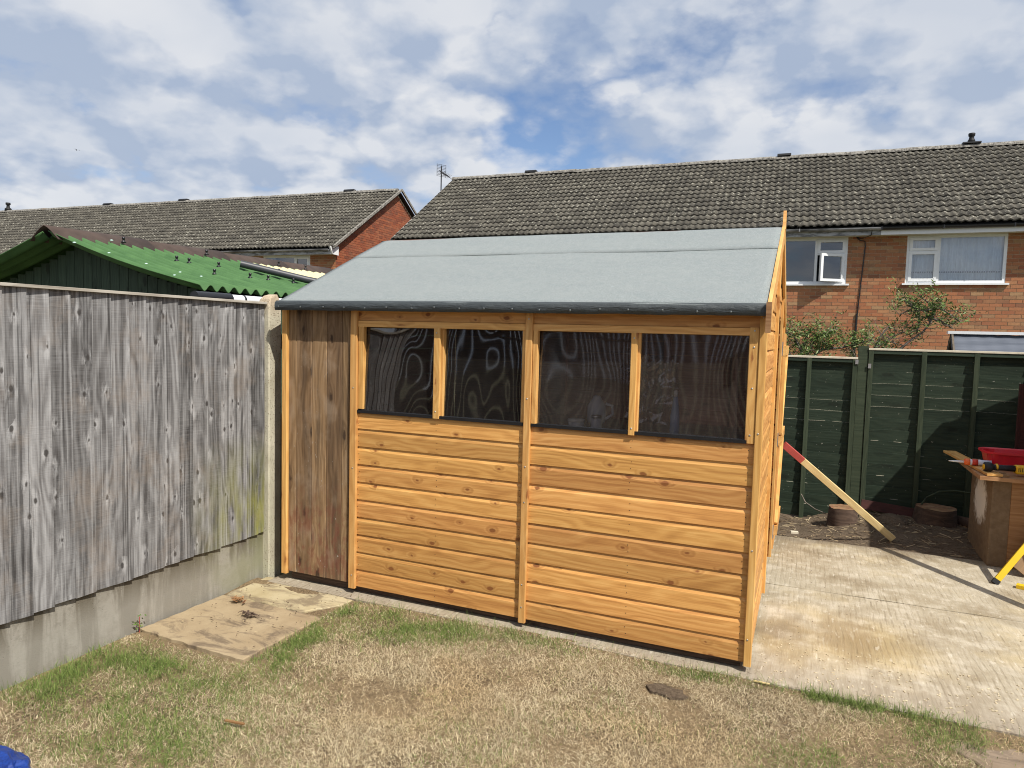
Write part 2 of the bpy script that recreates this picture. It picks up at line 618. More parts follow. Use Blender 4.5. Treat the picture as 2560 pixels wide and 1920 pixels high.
def b_tile(nt, bs):
    r_ = nt.rand()
    o = nt.coord('Object')
    P = nt.pos()
    c = nt.mix(r_, (.056, .052, .047), (.112, .103, .088))
    n = nt.noise(P, 9, 6, .7)
    c = nt.mix(nt.rng(n, .4, .7, 0., .6), c, (.150, .137, .108))
    g = nt.noise(P, 55, 3, .7)
    c = nt.mix(nt.rng(g, .55, .75, 0., .6), c, (.05, .046, .04))
    l = nt.noise(nt.vm('ADD', P, (7, 3, 1)), 13, 5, .72)
    big_ = nt.noise(P, .6, 2)
    lm = nt.rng(l, nt.rng(big_, .35, .7, .60, .555), .64)
    c = nt.mix(nt.math('MULTIPLY', lm, .85), c, (.50, .48, .40))
    nt.put(bs.inputs['Base Color'], c)
    bs.inputs['Roughness'].default_value = .95
    bs.inputs['Specular IOR Level'].default_value = .12
    nt.put(bs.inputs['Normal'], nt.bump(g, .4, .008))


M_tile = mat('weathered concrete tile', b_tile)


def b_ridge(nt, bs):
    P = nt.pos()
    n = nt.noise(P, 16, 6, .75)
    c = nt.mix(nt.rng(n, .4, .62), (.085, .078, .07), (.36, .34, .30))
    o = nt.noise(P, 1.1, 4, .6)
    c = nt.mix(nt.rng(o, .66, .74, 0., .6), c, (.33, .16, .06))
    nt.put(bs.inputs['Base Color'], c)
    bs.inputs['Roughness'].default_value = .95


M_ridge = mat('lichened ridge tile', b_ridge)


def b_felt(nt, bs):
    P = nt.pos()
    n = nt.noise(P, 150, 4, .8)
    n2 = nt.noise(P, 26, 5, .65)
    n3 = nt.noise(nt.scale(P, (1, 2.4, 2.4)), 2.2, 4, .55)
    c = nt.mix(nt.rng(n, .32, .68), (.145, .164, .166), (.325, .350, .348))
    c = nt.mix(nt.rng(n2, .40, .7, 0., .30), c, (.15, .19, .20))
    c = nt.mix(nt.rng(n3, .42, .7, 0., .28), c, (.27, .29, .283))
    wsp = nt.noise(nt.scale(P, (40, 90, 90)), 1., 2)
    c = nt.mix(nt.rng(wsp, .745, .77, 0., .55), c, (.5, .56, .56))
    nt.put(bs.inputs['Base Color'], c)
    bs.inputs['Roughness'].default_value = .85
    bs.inputs['Specular IOR Level'].default_value = .25
    nt.put(bs.inputs['Normal'], nt.bump(nt.math('ADD', n, nt.math('MULTIPLY', n3, 6.)), .35, .004))


M_felt = mat('green grey mineral felt', b_felt)


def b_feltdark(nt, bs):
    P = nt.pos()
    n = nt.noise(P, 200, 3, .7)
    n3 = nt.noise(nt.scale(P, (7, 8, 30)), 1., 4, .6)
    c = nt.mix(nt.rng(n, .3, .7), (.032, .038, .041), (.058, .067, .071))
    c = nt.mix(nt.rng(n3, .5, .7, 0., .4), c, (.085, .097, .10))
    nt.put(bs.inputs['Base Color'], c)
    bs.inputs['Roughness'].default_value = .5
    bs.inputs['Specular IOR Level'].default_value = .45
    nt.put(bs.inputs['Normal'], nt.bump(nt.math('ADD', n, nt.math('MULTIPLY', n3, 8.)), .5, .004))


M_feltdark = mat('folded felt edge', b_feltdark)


def b_conc(nt, bs):
    P = nt.pos()
    x, y, z = nt.sep(P)
    n = nt.noise(P, 2.1, 6, .62)
    n1 = nt.noise(P, 7, 6, .65)
    ng = nt.noise(P, 130, 3, .7)
    warp = nt.noise(P, 1.3, 2)
    # raked lines left by the tamping bar, running away from the shed
    u = nt.math('ADD', x, nt.math('MULTIPLY', warp, .05))
    rake = nt.noise(nt.comb(nt.math('MULTIPLY', u, 30), nt.math('MULTIPLY', y, 4.5), 0.), 1., 5, .72)
    wl = nt.noise(nt.comb(nt.math('MULTIPLY', u, 6), nt.math('MULTIPLY', y, 2.2), 0.), 1., 3, .6)
    ln_ = nt.math('SINE', nt.math('ADD', nt.math('MULTIPLY', u, 196.), nt.math('MULTIPLY', wl, 4.)))
    brk = nt.noise(nt.comb(nt.math('MULTIPLY', u, 30), nt.math('MULTIPLY', y, 9.), 3.), 1., 4, .7)
    pm = nt.rng(nt.noise(nt.vm('ADD', P, (2.2, 5.1, 0)), 1.6, 4, .6), .38, .60, .15, 1.)
    groove = nt.math('MULTIPLY', nt.math('MULTIPLY', nt.rng(ln_, .05, .9), nt.rng(brk, .42, .60)), pm)
    c = nt.mix(nt.rng(n, .32, .66), (.30, .247, .168), (.43, .38, .29))
    c = nt.mix(nt.rng(n1, .47, .62, 0., .7), c, (.52, .465, .37))
    dk = nt.noise(nt.vm('ADD', P, (4.4, 2.2, 0)), 1.5, 5, .6)
    c = nt.mix(nt.rng(dk, .53, .64, 0., .75), c, (.215, .165, .10))
    yl = nt.noise(nt.vm('ADD', P, (9.4, 1.2, 0)), 1.2, 4, .6)
    c = nt.mix(nt.rng(yl, .50, .66, 0., .35), c, (.55, .42, .19))
    # dull, worn strip along the lawn, damp patch right of the shed
    c = nt.mix(nt.math('MULTIPLY', nt.rng(nt.math('ADD', y, nt.math('MULTIPLY', n1, .5)), 4.22, 3.75), .75), c, (.30, .255, .20))
    px_ = nt.math('SUBTRACT', x, .30)
    py_ = nt.math('SUBTRACT', y, 4.28)
    pd = nt.math('ADD', nt.math('MULTIPLY', px_, px_), nt.math('MULTIPLY', nt.math('MULTIPLY', py_, py_), .22))
    pd = nt.math('ADD', nt.math('SQRT', pd), nt.math('MULTIPLY', nt.math('SUBTRACT', n1, .5), .3))
    c = nt.mix(nt.rng(pd, .20, .10, 0., .55), c, (.24, .175, .10))
    rk_ = nt.math('MULTIPLY', nt.rng(rake, .49, .40), nt.rng(nt.noise(P, 1.7, 3), .34, .6, .25, 1.))
    c = nt.mix(nt.math('MULTIPLY', rk_, .30), c, (.24, .195, .125))
    c = nt.mix(nt.math('MULTIPLY', groove, .30), c, (.20, .16, .10))
    c = nt.mix(nt.math('MULTIPLY', nt.rng(rake, .56, .66), .30), c, (.53, .48, .395))
    c = nt.mix(nt.rng(ng, .55, .75, 0., .45), c, (.30, .24, .15))
    fl = nt.noise(nt.scale(P, (26, 9, 1)), 1., 3, .6)
    c = nt.mix(nt.rng(fl, .62, .68, 0., .45), c, (.60, .55, .45))
    dt = nt.noise(P, 34, 5, .75)
    edge = nt.rng(nt.math('ADD', y, nt.math('MULTIPLY', nt.noise(P, 3, 4), .6)), 4.15, 3.72)
    c = nt.mix(nt.math('MULTIPLY', nt.rng(dt, nt.rng(edge, 0, 1, .72, .50), nt.rng(edge, 0, 1, .76, .60)), .7), c, (.145, .11, .075))
    back = nt.rng(nt.math('ADD', y, nt.math('MULTIPLY', nt.noise(P, 4, 4), .5)), 6.38, 6.56)
    c = nt.mix(nt.math('MULTIPLY', back, .75), c, (.17, .135, .095))
    dots = nt.vor(P, 26)
    dr = nt.sep(nt.vor(P, 26, out='Color'))[0]
    c = nt.mix(nt.math('MULTIPLY', nt.rng(dots, .13, .09), nt.math('GREATER_THAN', dr, .86)), c, (.10, .065, .04))
    nt.put(bs.inputs['Base Color'], c)
    bs.inputs['Roughness'].default_value = .92
    bs.inputs['Specular IOR Level'].default_value = .2
    h = nt.math('ADD', nt.math('SUBTRACT', nt.math('MULTIPLY', rake, 2.0), nt.math('MULTIPLY', groove, .8)), nt.math('ADD', nt.math('MULTIPLY', ng, .5), nt.math('MULTIPLY', n1, .6)))
    nt.put(bs.inputs['Normal'], nt.bump(h, .55, .006))


M_conc = mat('raked concrete', b_conc)


def b_gravelboard(nt, bs):
    P = nt.pos()
    x, y, z = nt.sep(P)
    v = nt.noise(nt.scale(P, (9, 9, 1.1)), 1., 6, .62, .4)
    n = nt.noise(P, 4, 6, .65)
    g = nt.noise(P, 120, 3, .7)
    c = nt.mix(nt.rng(v, .45, .55), (.100, .083, .057), (.295, .275, .235))
    c = nt.mix(nt.rng(nt.noise(P, 28, 6, .75), .5, .72, 0., .6), c, (.10, .085, .06))
    c = nt.mix(nt.rng(n, .48, .68, 0., .7), c, (.125, .106, .075))
    dz = nt.rng(nt.math('ADD', z, nt.math('MULTIPLY', v, .16)), .36, .20, 0., .55)
    c = nt.mix(dz, c, (.36, .345, .305))
    gm = nt.math('MULTIPLY', nt.rng(y, 2.9, 3.5), nt.rng(n, .35, .6))
    c = nt.mix(nt.math('MULTIPLY', gm, .45), c, (.22, .23, .10))
    pit = nt.math('ADD', nt.vor(P, 70), nt.math('MULTIPLY', nt.math('LESS_THAN', nt.sep(nt.vor(P, 70, out='Color'))[0], .72), .5))
    c = nt.mix(nt.rng(pit, .2, .10, 0., .5), c, (.10, .09, .07))
    nt.put(bs.inputs['Base Color'], c)
    bs.inputs['Roughness'].default_value = .92
    bs.inputs['Specular IOR Level'].default_value = .2
    nt.put(bs.inputs['Normal'], nt.bump(nt.math('ADD', g, nt.math('MULTIPLY', nt.rng(pit, .25, .1), -1.2)), .5, .004))


M_gravel = mat('stained concrete base panel', b_gravelboard)


def b_postconc(nt, bs):
    P = nt.pos()
    x, y, z = nt.sep(P)
    n = nt.noise(P, 7, 5, .6)
    c = nt.mix(nt.rng(n, .35, .65), (.42, .385, .29), (.58, .545, .43))
    pit = nt.vor(P, 95)
    pr = nt.sep(nt.vor(P, 95, out='Color'))[0]
    c = nt.mix(nt.math('MULTIPLY', nt.rng(pit, .32, .2), nt.math('GREATER_THAN', pr, .55)), c, (.22, .17, .12))
    c = nt.mix(nt.math('MULTIPLY', nt.rng(z, 1.72, 1.88), .5), c, (.50, .32, .20))
    gm = nt.math('MULTIPLY', nt.rng(z, .9, .1), nt.rng(n, .4, .7))
    c = nt.mix(nt.math('MULTIPLY', gm, .5), c, (.30, .32, .17))
    nt.put(bs.inputs['Base Color'], c)
    bs.inputs['Roughness'].default_value = .95
    nt.put(bs.inputs['Normal'], nt.bump(nt.math('ADD', nt.noise(P, 150, 3), nt.math('MULTIPLY', nt.rng(pit, .35, .15), -1.)), .6, .004))


M_post = mat('pitted concrete post', b_postconc)


def b_paver(base, lightc, darkc):
    def b(nt, bs):
        P = nt.pos()
        n = nt.noise(P, 3, 6, .62)
        st = nt.noise(nt.scale(P, (3, 7, 1)), 1., 7, .7, .8)
        c = nt.mix(nt.rng(n, .35, .65), base, lightc)
        c = nt.mix(nt.rng(st, .49, .60, 0., .8), c, darkc)
        g = nt.noise(P, 90, 4, .7)
        c = nt.mix(nt.rng(g, .6, .75, 0., .5), c, (.10, .075, .05))
        nt.put(bs.inputs['Base Color'], c)
        bs.inputs['Roughness'].default_value = .9
        nt.put(bs.inputs['Normal'], nt.bump(nt.math('ADD', g, nt.math('MULTIPLY', st, 1.5)), .45, .006))
    return b


M_paver = mat('dirty sandstone slab', b_paver((.30, .225, .135), (.40, .315, .20), (.135, .10, .07)))
M_paver2 = mat('sandy slab', b_paver((.37, .30, .17), (.48, .41, .265), (.19, .145, .095)))
M_paver3 = mat('grey brown slab', b_paver((.21, .155, .105), (.28, .215, .155), (.13, .10, .075)))


def b_soil(nt, bs):
    P = nt.pos()
    n = nt.noise(P, 3.3, 6, .65)
    g = nt.noise(P, 60, 5, .75)
    f = nt.noise(P, 190, 3, .7)
    c = nt.mix(nt.rng(n, .3, .7), (.075, .055, .040), (.145, .108, .076))
    c = nt.mix(nt.rng(g, .38, .7), c, (.22, .17, .118))
    c = nt.mix(nt.rng(f, .55, .8, 0., .7), c, (.05, .036, .026))
    nt.put(bs.inputs['Base Color'], c)
    bs.inputs['Roughness'].default_value = .95
    bs.inputs['Specular IOR Level'].default_value = .1
    nt.put(bs.inputs['Normal'], nt.bump(nt.math('ADD', g, f), .9, .012))


M_soil = mat('dry garden soil', b_soil)


def b_lawnsoil(nt, bs):
    P = nt.pos()
    n = nt.noise(P, 2.6, 6, .65)
    g = nt.noise(P, 70, 5, .75)
    c = nt.mix(nt.rng(n, .35, .7), (.105, .075, .048), (.24, .175, .10))
    c = nt.mix(nt.rng(g, .45, .7), c, (.34, .25, .145))
    nt.put(bs.inputs['Base Color'], c)
    bs.inputs['Roughness'].default_value = .95
    bs.inputs['Specular IOR Level'].default_value = .1
    nt.put(bs.inputs['Normal'], nt.bump(g, .9, .012))


M_lawn = mat('bleached lawn thatch', b_lawnsoil)


def b_far(nt, bs):
    P = nt.pos()
    n = nt.noise(P, .3, 5, .6)
    nt.put(bs.inputs['Base Color'], nt.mix(nt.rng(n, .35, .65), (.06, .075, .03), (.17, .14, .085)))
    bs.inputs['Roughness'].default_value = .95


M_ground = mat('rough ground', b_far)


def b_blade(nt, bs):
    a = nt.new('ShaderNodeAttribute', attribute_name='tint')
    nt.put(bs.inputs['Base Color'], a.outputs['Color'])
    bs.inputs['Roughness'].default_value = .7
    bs.inputs['Specular IOR Level'].default_value = .15


M_blade = mat('grass blades', b_blade)


def b_leaf(nt, bs):
    r_ = nt.rand()
    c = nt.ramp(r_, [(0, (.06, .11, .025)), (.5, (.11, .18, .04)), (.85, (.18, .25, .07)), (1, (.26, .27, .12))])
    nt.put(bs.inputs['Base Color'], c)
    bs.inputs['Roughness'].default_value = .5


M_leaf = mat('narrow green leaves', b_leaf)
M_branch = simple('grey bark', (.17, .145, .12), .9, var=.4, vscale=20)


def b_onduline(nt, bs):
    P = nt.pos()
    n = nt.noise(P, 5, 5, .6)
    g = nt.noise(P, 140, 2, .6)
    c = nt.mix(nt.rng(n, .3, .7), (.042, .105, .034), (.075, .165, .056))
    c = nt.mix(nt.rng(g, .5, .8, 0., .4), c, (.09, .18, .07))
    nt.put(bs.inputs['Base Color'], c)
    bs.inputs['Roughness'].default_value = .75


M_ondu = mat('green corrugated bitumen', b_onduline)
M_capbrown = simple('brown bitumen ridge', (.065, .045, .037), .8, var=.25, vscale=8)
M_straw = simple('cream tarpaulin', (.66, .58, .34), .8, var=.12)
M_washer = simple('pale fixing cap', (.42, .56, .52), .35, spec=.5)


def b_glass(rough, boost, tint, haze=0.):
    def b(nt, bs):
        out = nt.n['Material Output']
        fr = nt.new('ShaderNodeFresnel')
        fr.inputs['IOR'].default_value = 1.5
        f = nt.math('MULTIPLY_ADD', fr.outputs[0], boost, .0, clamp=True)
        tr = nt.new('ShaderNodeBsdfTransparent')
        tr.inputs[0].default_value = (*tint, 1)
        gl = nt.new('ShaderNodeBsdfGlossy')
        gl.inputs['Roughness'].default_value = rough
        mx_ = nt.new('ShaderNodeMixShader')
        nt.put(mx_.inputs[0], f)
        nt.l.new(tr.outputs[0], mx_.inputs[1])
        nt.l.new(gl.outputs[0], mx_.inputs[2])
        last = mx_.outputs[0]
        if haze:
            df = nt.new('ShaderNodeBsdfDiffuse')
            df.inputs[0].default_value = (.50, .46, .43, 1)
            m2 = nt.new('ShaderNodeMixShader')
            sm_ = nt.noise(nt.scale(nt.coord('Object'), (5, 5, 3)), 1., 5, .65, 1.)
            nt.put(m2.inputs[0], nt.rng(sm_, .3, .7, haze * .5, haze * 1.4))
            nt.l.new(last, m2.inputs[1])
            nt.l.new(df.outputs[0], m2.inputs[2])
            last = m2.outputs[0]
        nt.l.new(last, out.inputs['Surface'])
    return b


M_glass = mat('double glazing', b_glass(.02, 4.5, (.86, .92, .96)))
M_acrylic = mat('smoky acrylic sheet', b_glass(.022, 3.5, (.40, .385, .385), .022))
M_acrylic2 = mat('clear acrylic sheet', b_glass(.035, 3.0, (.72, .67, .66), .042))


def b_tarp(nt, bs):
    o = nt.coord('Object')
    wv = nt.noise(o, 130, 2)
    nt.put(bs.inputs['Base Color'], nt.mix(nt.rng(wv, .3, .7), (.006, .026, .16), (.012, .05, .27)))
    bs.inputs['Roughness'].default_value = .38
    bs.inputs['Specular IOR Level'].default_value = .5


M_tarp = mat('blue woven plastic', b_tarp)

# ------------------------------------------------------------------ ground
g = MB()
g.add([(-400, -400, -.20), (400, -400, -.20), (400, 400, -.20), (-400, 400, -.20)], [(0, 1, 2, 3)])
tag(g.build('ground', M_ground, loc=(0, 0, 0)), kind='structure')


def height_sheet(name, x0, x1, y0, y1, step, fn, mt):
    nx = int((x1 - x0) / step) + 1
    ny = int((y1 - y0) / step) + 1
    xs = np.linspace(x0, x1, nx); ys = np.linspace(y0, y1, ny)
    X, Y = np.meshgrid(xs, ys, indexing='ij')
    Z = fn(X, Y)
    vs = np.stack([X.ravel(), Y.ravel(), Z.ravel()], 1)
    fs = [(i * ny + j, (i + 1) * ny + j, (i + 1) * ny + j + 1, i * ny + j + 1) for i in range(nx - 1) for j in range(ny - 1)]
    me = raw(name, vs, fs, mt, True)
    return link(name, me)


def lawn_z(x, y):
    t = np.clip((y - 3.25) / .22, 0, 1)
    return -.022 + .016 * t + .022 * (fbm(x, y, 1.6, 3) - .5) + .012 * (fbm(x, y, 9, 8, 2) - .5)


tag(height_sheet('lawn', -3.29, 4.5, -2.5, 3.53, .06, lawn_z, M_lawn), kind='structure')

# concrete base, poured in two bays with a joint between
slab = MB()


def slab_bay(y0, y1, x0, x1, seed):
    r2 = random.Random(seed)
    pts = []
    n = 40
    for i in range(n + 1):
        pts.append((x0 + (x1 - x0) * i / n, y0 + r2.uniform(-.007, .007)))
    for i in range(n + 1):
        pts.append((x1 - (x1 - x0) * i / n, y1 + r2.uniform(-.006, .006)))
    k = len(pts)
    vs = [(x, y, 0.) for x, y in pts] + [(x, y, -.12) for x, y in pts]
    fs = [tuple(range(k))] + [(i, i + k, (i + 1) % k + k, (i + 1) % k) for i in range(k)]
    s = MB().add(vs, fs)
    return tag(s.build('concrete_slab', M_conc, loc=(0, 0, 0)), kind='structure')


slab_bay(3.50, 4.985, -3.18, 4.5, 4)
slab_bay(4.995, 6.285, -3.18, 4.5, 5)


def bed_z(x, y):
    t = np.clip((y - 6.28) / .5, 0, 1)
    lo = np.clip((.62 - x) / .6, 0, 1)
    return -.02 + (.045 - .15 * lo) * t + .05 * t * (fbm(x, y, 2.5, 21) - .4) + .025 * (fbm(x, y, 12, 22, 3) - .5)


tag(height_sheet('soil_bed', -3.2, 4.5, 6.26, 7.9, .035, bed_z, M_soil), kind='structure')

# paving slabs in the corner


def poly_slab(name, pts, z1, th, mt, jitter, label, seed, cat='paving slab', group=None):
    r2 = random.Random(seed)
    out = []
    n = len(pts)
    for i in range(n):
        a, b_ = Vector((*pts[i], 0)), Vector((*pts[(i + 1) % n], 0))
        m_ = max(2, int((b_ - a).length / .04))
        for k in range(m_):
            p = a.lerp(b_, k / m_)
            out.append((p.x + r2.uniform(-jitter, jitter), p.y + r2.uniform(-jitter, jitter)))
    k = len(out)
    cx = sum(p[0] for p in out) / k; cy = sum(p[1] for p in out) / k
    vs = [(x, y, z1 - .004) for x, y in out] + [(cx + (x - cx) * .985, cy + (y - cy) * .985, z1 + .003 * mnoise.noise((x * 5, y * 5, 1))) for x, y in out] + [(x, y, z1 - th) for x, y in out]
    fs = [tuple(range(k, 2 * k))] + [(i, (i + 1) % k, (i + 1) % k + k, i + k) for i in range(k)] + [((i + 1) % k, i, i + 2 * k, (i + 1) % k + 2 * k) for i in range(k)]
    s = MB().add(vs, fs)
    return tag(s.build(name, mt), label, cat, group)


poly_slab('paving_slab', [(-3.28, 2.63), (-2.90, 2.61), (-2.52, 2.60), (-2.495, 3.19), (-3.26, 3.20)], -.002, .05, M_paver, .006,
          'brown stone slab lying in the grass against the concrete base of the grey fence', 1)
poly_slab('paving_slab', [(-3.25, 3.205), (-2.66, 3.20), (-2.52, 3.38), (-2.50, 3.48), (-3.14, 3.60), (-3.25, 3.56)], -.003, .05, M_paver2, .008,
          'pale yellow sandy slab between the concrete fence post and the old brown boards', 2)
poly_slab('paving_slab', [(.69, 3.44), (.64, 3.30), (.84, 3.02), (1.5, 2.9), (1.6, 3.3), (1.1, 3.40)], -.014, .05, M_paver3, .012,
          'grey brown slab at the lawn edge in the lower right corner', 3)
poly_slab('stone_patch', [(-.63, 3.25), (-.55, 3.29), (-.46, 3.27), (-.43, 3.22), (-.50, 3.18), (-.60, 3.19)], -.009, .03, M_soil, .01,
          'small flat dark stone sunk in the dry lawn in front of the shed', 9, 'stone')

# ------------------------------------------------------------------ shed
YF = 3.578          # face of the shiplap boards
XL, XR = -3.121, -.178
YB = 5.93
ZB, ZE = .045, 1.79
SL, YE, ZEV = .444, 3.503, 1.818     # roof: slope, eave y, eave z (top of deck)
YRG = 4.76
ZRG = ZEV + SL * (YRG - YE)


def roof_z(y):
    return ZEV + SL * (y - YE) if y <= YRG else ZRG - SL * (y - YRG)


shed = thing('garden_shed', 'new orange timber shed with grey felt roof and four dark windows', 'shed', (-1.6, 4.7, 0))
# shiplap profile: (outward, height) for a row 0.111 high
ROW = .1112


def shiplap(h):
    return [(-.016, 0), (-.016, h), (-.0078, h), (-.0076, h - .007), (0, h - .026), (0, .0015), (-.001, 0)]


def lap_board(p0, p1, h, facing, parent):
    p0, p1 = Vector(p0), Vector(p1)
    L = (p1 - p0).length
    rot = axes(p1 - p0, facing)
    up = (rot @ Vector((0, 0, 1))).z
    prof = shiplap(h)
    prof = [(y, (z - h / 2) * (1 if up > 0 else -1)) for y, z in prof]
    n = len(prof)
    vs = [(-L / 2, y, z) for y, z in prof] + [(L / 2, y, z) for y, z in prof]
    fs = [tuple(range(n)), tuple(range(n, 2 * n))] + [((i + 1) % n, i, i + n, (i + 1) % n + n) for i in range(n)]
    me = raw('board', vs, fs, M_pine)
    bm_fix(me)
    return link('board', me, (p0 + p1) / 2 + Vector((0, 0, h / 2)), rot, parent)


FR = (0, -1, 0)
rb = random.Random(5)
for x0, x1 in ((-2.548, -1.412), (-1.404, -.208)):
    for k in range(10):
        z0 = .047 + k * ROW
        lap_board((x0 + rb.uniform(0, .004), YF - rb.uniform(0, .0012), z0), (x1 - rb.uniform(0, .004), YF - rb.uniform(0, .0012), z0), ROW - .0012, FR, shed)
    plank('board', (x0, YF + .006, 1.752), (x1, YF + .006, 1.752), .076, .013, FR, M_pine, shed)
    plank('window_head', (x0 + .012, YF - .002, 1.695), (x1 - (.012 if x1 > -1 else .0), YF - .002, 1.695), .037, .016, FR, M_pine_trim, shed)
# old boards reused at the left end
seam = [-3.079, -3.016, -2.894, -2.778, -2.661, -2.606, -2.586]
for i in range(6):
    a, b_ = seam[i], seam[i + 1]
    o = plank('old_board', ((a + b_) / 2, YF + .007 + rb.uniform(-.0015, .0015), .062), ((a + b_) / 2, YF + .007, 1.79), b_ - a - .0022, .014, FR, M_old, shed, ch=.003)


def post_strip(name, x0, x1, z0, z1, yf, th, mt=M_pine_trim, parent=None):
    return plank(name, ((x0 + x1) / 2, yf + th / 2, z0), ((x0 + x1) / 2, yf + th / 2, z1), x1 - x0, th, FR, mt, parent or shed, ch=.003)


post_strip('corner_trim', -3.121, -3.080, .046, 1.79, 3.560, .03)
post_strip('cover_strip', -2.587, -2.5385, .036, 1.79, 3.557, .020)
post_strip('cover_strip', -1.4285, -1.388, .030, 1.79, 3.557, .020)
plank('corner_post', (-.196, 3.585, .034), (-.196, 3.585, 1.80), .036, .050, FR, M_pine_trim, shed, ch=.003)
# window posts
post_strip('window_post', -2.537, -2.499, 1.172, 1.678, 3.572, .03)
post_strip('window_post', -2.004, -1.961, 1.150, 1.678, 3.560, .017)
post_strip('window_post', -1.996, -1.946, 1.160, 1.678, 3.5785, .03)
post_strip('window_post', -1.452, -1.430, 1.165, 1.678, 3.574, .03)
post_strip('window_post', -1.386, -1.358, 1.150, 1.678, 3.566, .03)
post_strip('window_post', -.840, -.806, 1.145, 1.678, 3.560, .017)
post_strip('window_post', -.834, -.793, 1.160, 1.678, 3.5785, .03)
post_strip('window_post', -.260, -.215, 1.150, 1.716, 3.566, .03)


TILT = .034


def pane(x0, x1, seed, amp, mt=None, TILT=TILT):
    nx, nz = 44, 44
    z0, z1 = 1.165, 1.682
    vs = []
    for i in range(nx + 1):
        for j in range(nz + 1):
            x = x0 + (x1 - x0) * i / nx
            z = z0 + (z1 - z0) * j / nz
            d = mnoise.noise((x * 2.6 + seed, z * 2.0, seed * 1.7)) * amp + mnoise.noise((x * 6.5, z * 4.5 + seed, seed)) * amp * .10
            vs.append((x, 3.5925 + d + (z - z0) * TILT, z))
    fs = [(i * (nz + 1) + j, (i + 1) * (nz + 1) + j, (i + 1) * (nz + 1) + j + 1, i * (nz + 1) + j + 1) for i in range(nx) for j in range(nz)]
    s = MB().add(vs, fs, True)
    return s.build('window_pane', mt or M_acrylic, shed)


pane(-2.52, -1.975, 3.3, .0075)
pane(-1.968, -1.436, 9.1, .0075)
pane(-1.38, -.82, 15.7, .008, M_acrylic2)
pane(-.815, -.235, 21.4, .0055, M_acrylic2, .012)
for x0, x1 in ((-2.537, -1.431), (-1.386, -.250)):
    b_ = MB()
    b_.box(x0, x1, 3.567, 3.605, 1.1605, 1.1655)
    b_.box(x0, x1, 3.5645, 3.5675, 1.148, 1.165)
    b_.build('window_sill', M_blackpl, shed)

# side with the doorway (faces right)
SX = (1, 0, 0)
XS = -.187
DOORA, DOORB = 4.67, 5.44
ZTOP = 1.735
for k in range(24):
    z0 = .047 + k * ROW
    zt = z0 + ROW
    ya, yb_ = 3.612, YB - .03
    # clip to the roof line
    if zt > roof_z(3.62) - .03:
        need = zt + .02
        ya = max(ya, YE + (need - ZEV) / SL)
        yb_ = min(yb_, YRG + (ZRG - need) / SL)
    if yb_ - ya < .12:
        break
    if z0 < ZTOP - .02:
        segs = [(ya, min(DOORA - .03, yb_)), (max(DOORB + .01, ya), yb_)]
    else:
        segs = [(ya, yb_)]
    for a, c in segs:
        if c - a > .05:
            lap_board((XS, a, z0), (XS, c, z0), ROW - .0012, SX, shed)
# trims on the doorway side
plank('door_trim', (XS + .009, 4.648, .05), (XS + .009, 4.648, roof_z(4.648) - .09), .046, .018, SX, M_pine_trim, shed, ch=.003)
plank('door_trim', (XS + .009, 5.458, .05), (XS + .009, 5.458, roof_z(5.458) - .09), .036, .018, SX, M_pine_trim, shed, ch=.003)
plank('corner_trim', (XS + .009, 5.905, .05), (XS + .009, 5.905, 1.78), .046, .018, SX, M_pine_trim, shed, ch=.003)
plank('door_jamb', (XS - .04, 5.448, .05), (XS - .04, 5.448, 1.72), .05, .02, (0, -1, 0), M_pine_trim, shed)
plank('floor_bearer', (-3.08, 3.64, .03), (-.23, 3.64, .03), .05, .05, FR, M_stumpbark, shed)
# barge boards: front one runs on past the ridge to a pointed end
XBG = -.1735
dirF = Vector((0, 1, SL)).normalized()
dirB = Vector((0, 1, -SL)).normalized()
upF = Vector((0, -SL, 1)).normalized()
upB = Vector((0, SL, 1)).normalized()
e0 = Vector((XBG, YE - .012, roof_z(YE) - .012 * SL)) - upF * .044
e1 = Vector((XBG, YRG + .075, ZRG + .075 * SL)) - upF * .044
plank('barge_board', e0, e1, .105, .018, SX, M_pine_trim, shed, ch=.003)
e0 = Vector((XBG + .001, YRG - .01, ZRG + .010 * SL)) - upB * .044
e1 = Vector((XBG + .001, YB + .10, ZRG - SL * (YB + .10 - YRG))) - upB * .044
plank('barge_board', e0, e1, .105, .018, SX, M_pine_trim, shed, ch=.003)
f = MB()
f.prism([(XBG - .007, YRG - .04, ZRG - .02), (XBG - .007, YRG + .035, ZRG - .03), (XBG - .007, YRG + .03, ZRG + .085), (XBG - .007, YRG + .004, ZRG + .10)], (0, 0, 0), (.019, 0, 0))
f.build('finial', M_pine_trim, shed)
b_ = MB()
b_.box(-.186, -.162, 3.480, 3.500, 1.69, 1.835)
b_.build('eave_block', M_board, shed)

# roof: deck, two felt sheets, folded front edge
b_ = MB()
RX0, RX1 = -3.118, -.184
T = .02
b_.prism([(RX0 + .01, YE + .004, roof_z(YE) - T), (RX0 + .01, YRG, ZRG - T), (RX0 + .01, YB + .08, roof_z(YB + .08) - T), (RX0 + .01, YB + .08, roof_z(YB + .08) - .003), (RX0 + .01, YRG, ZRG - .003), (RX0 + .01, YE + .004, roof_z(YE) - .003)], (0, 0, 0), (RX1 - RX0 - .02, 0, 0))
b_.build('roof_deck', M_pine_in, shed)


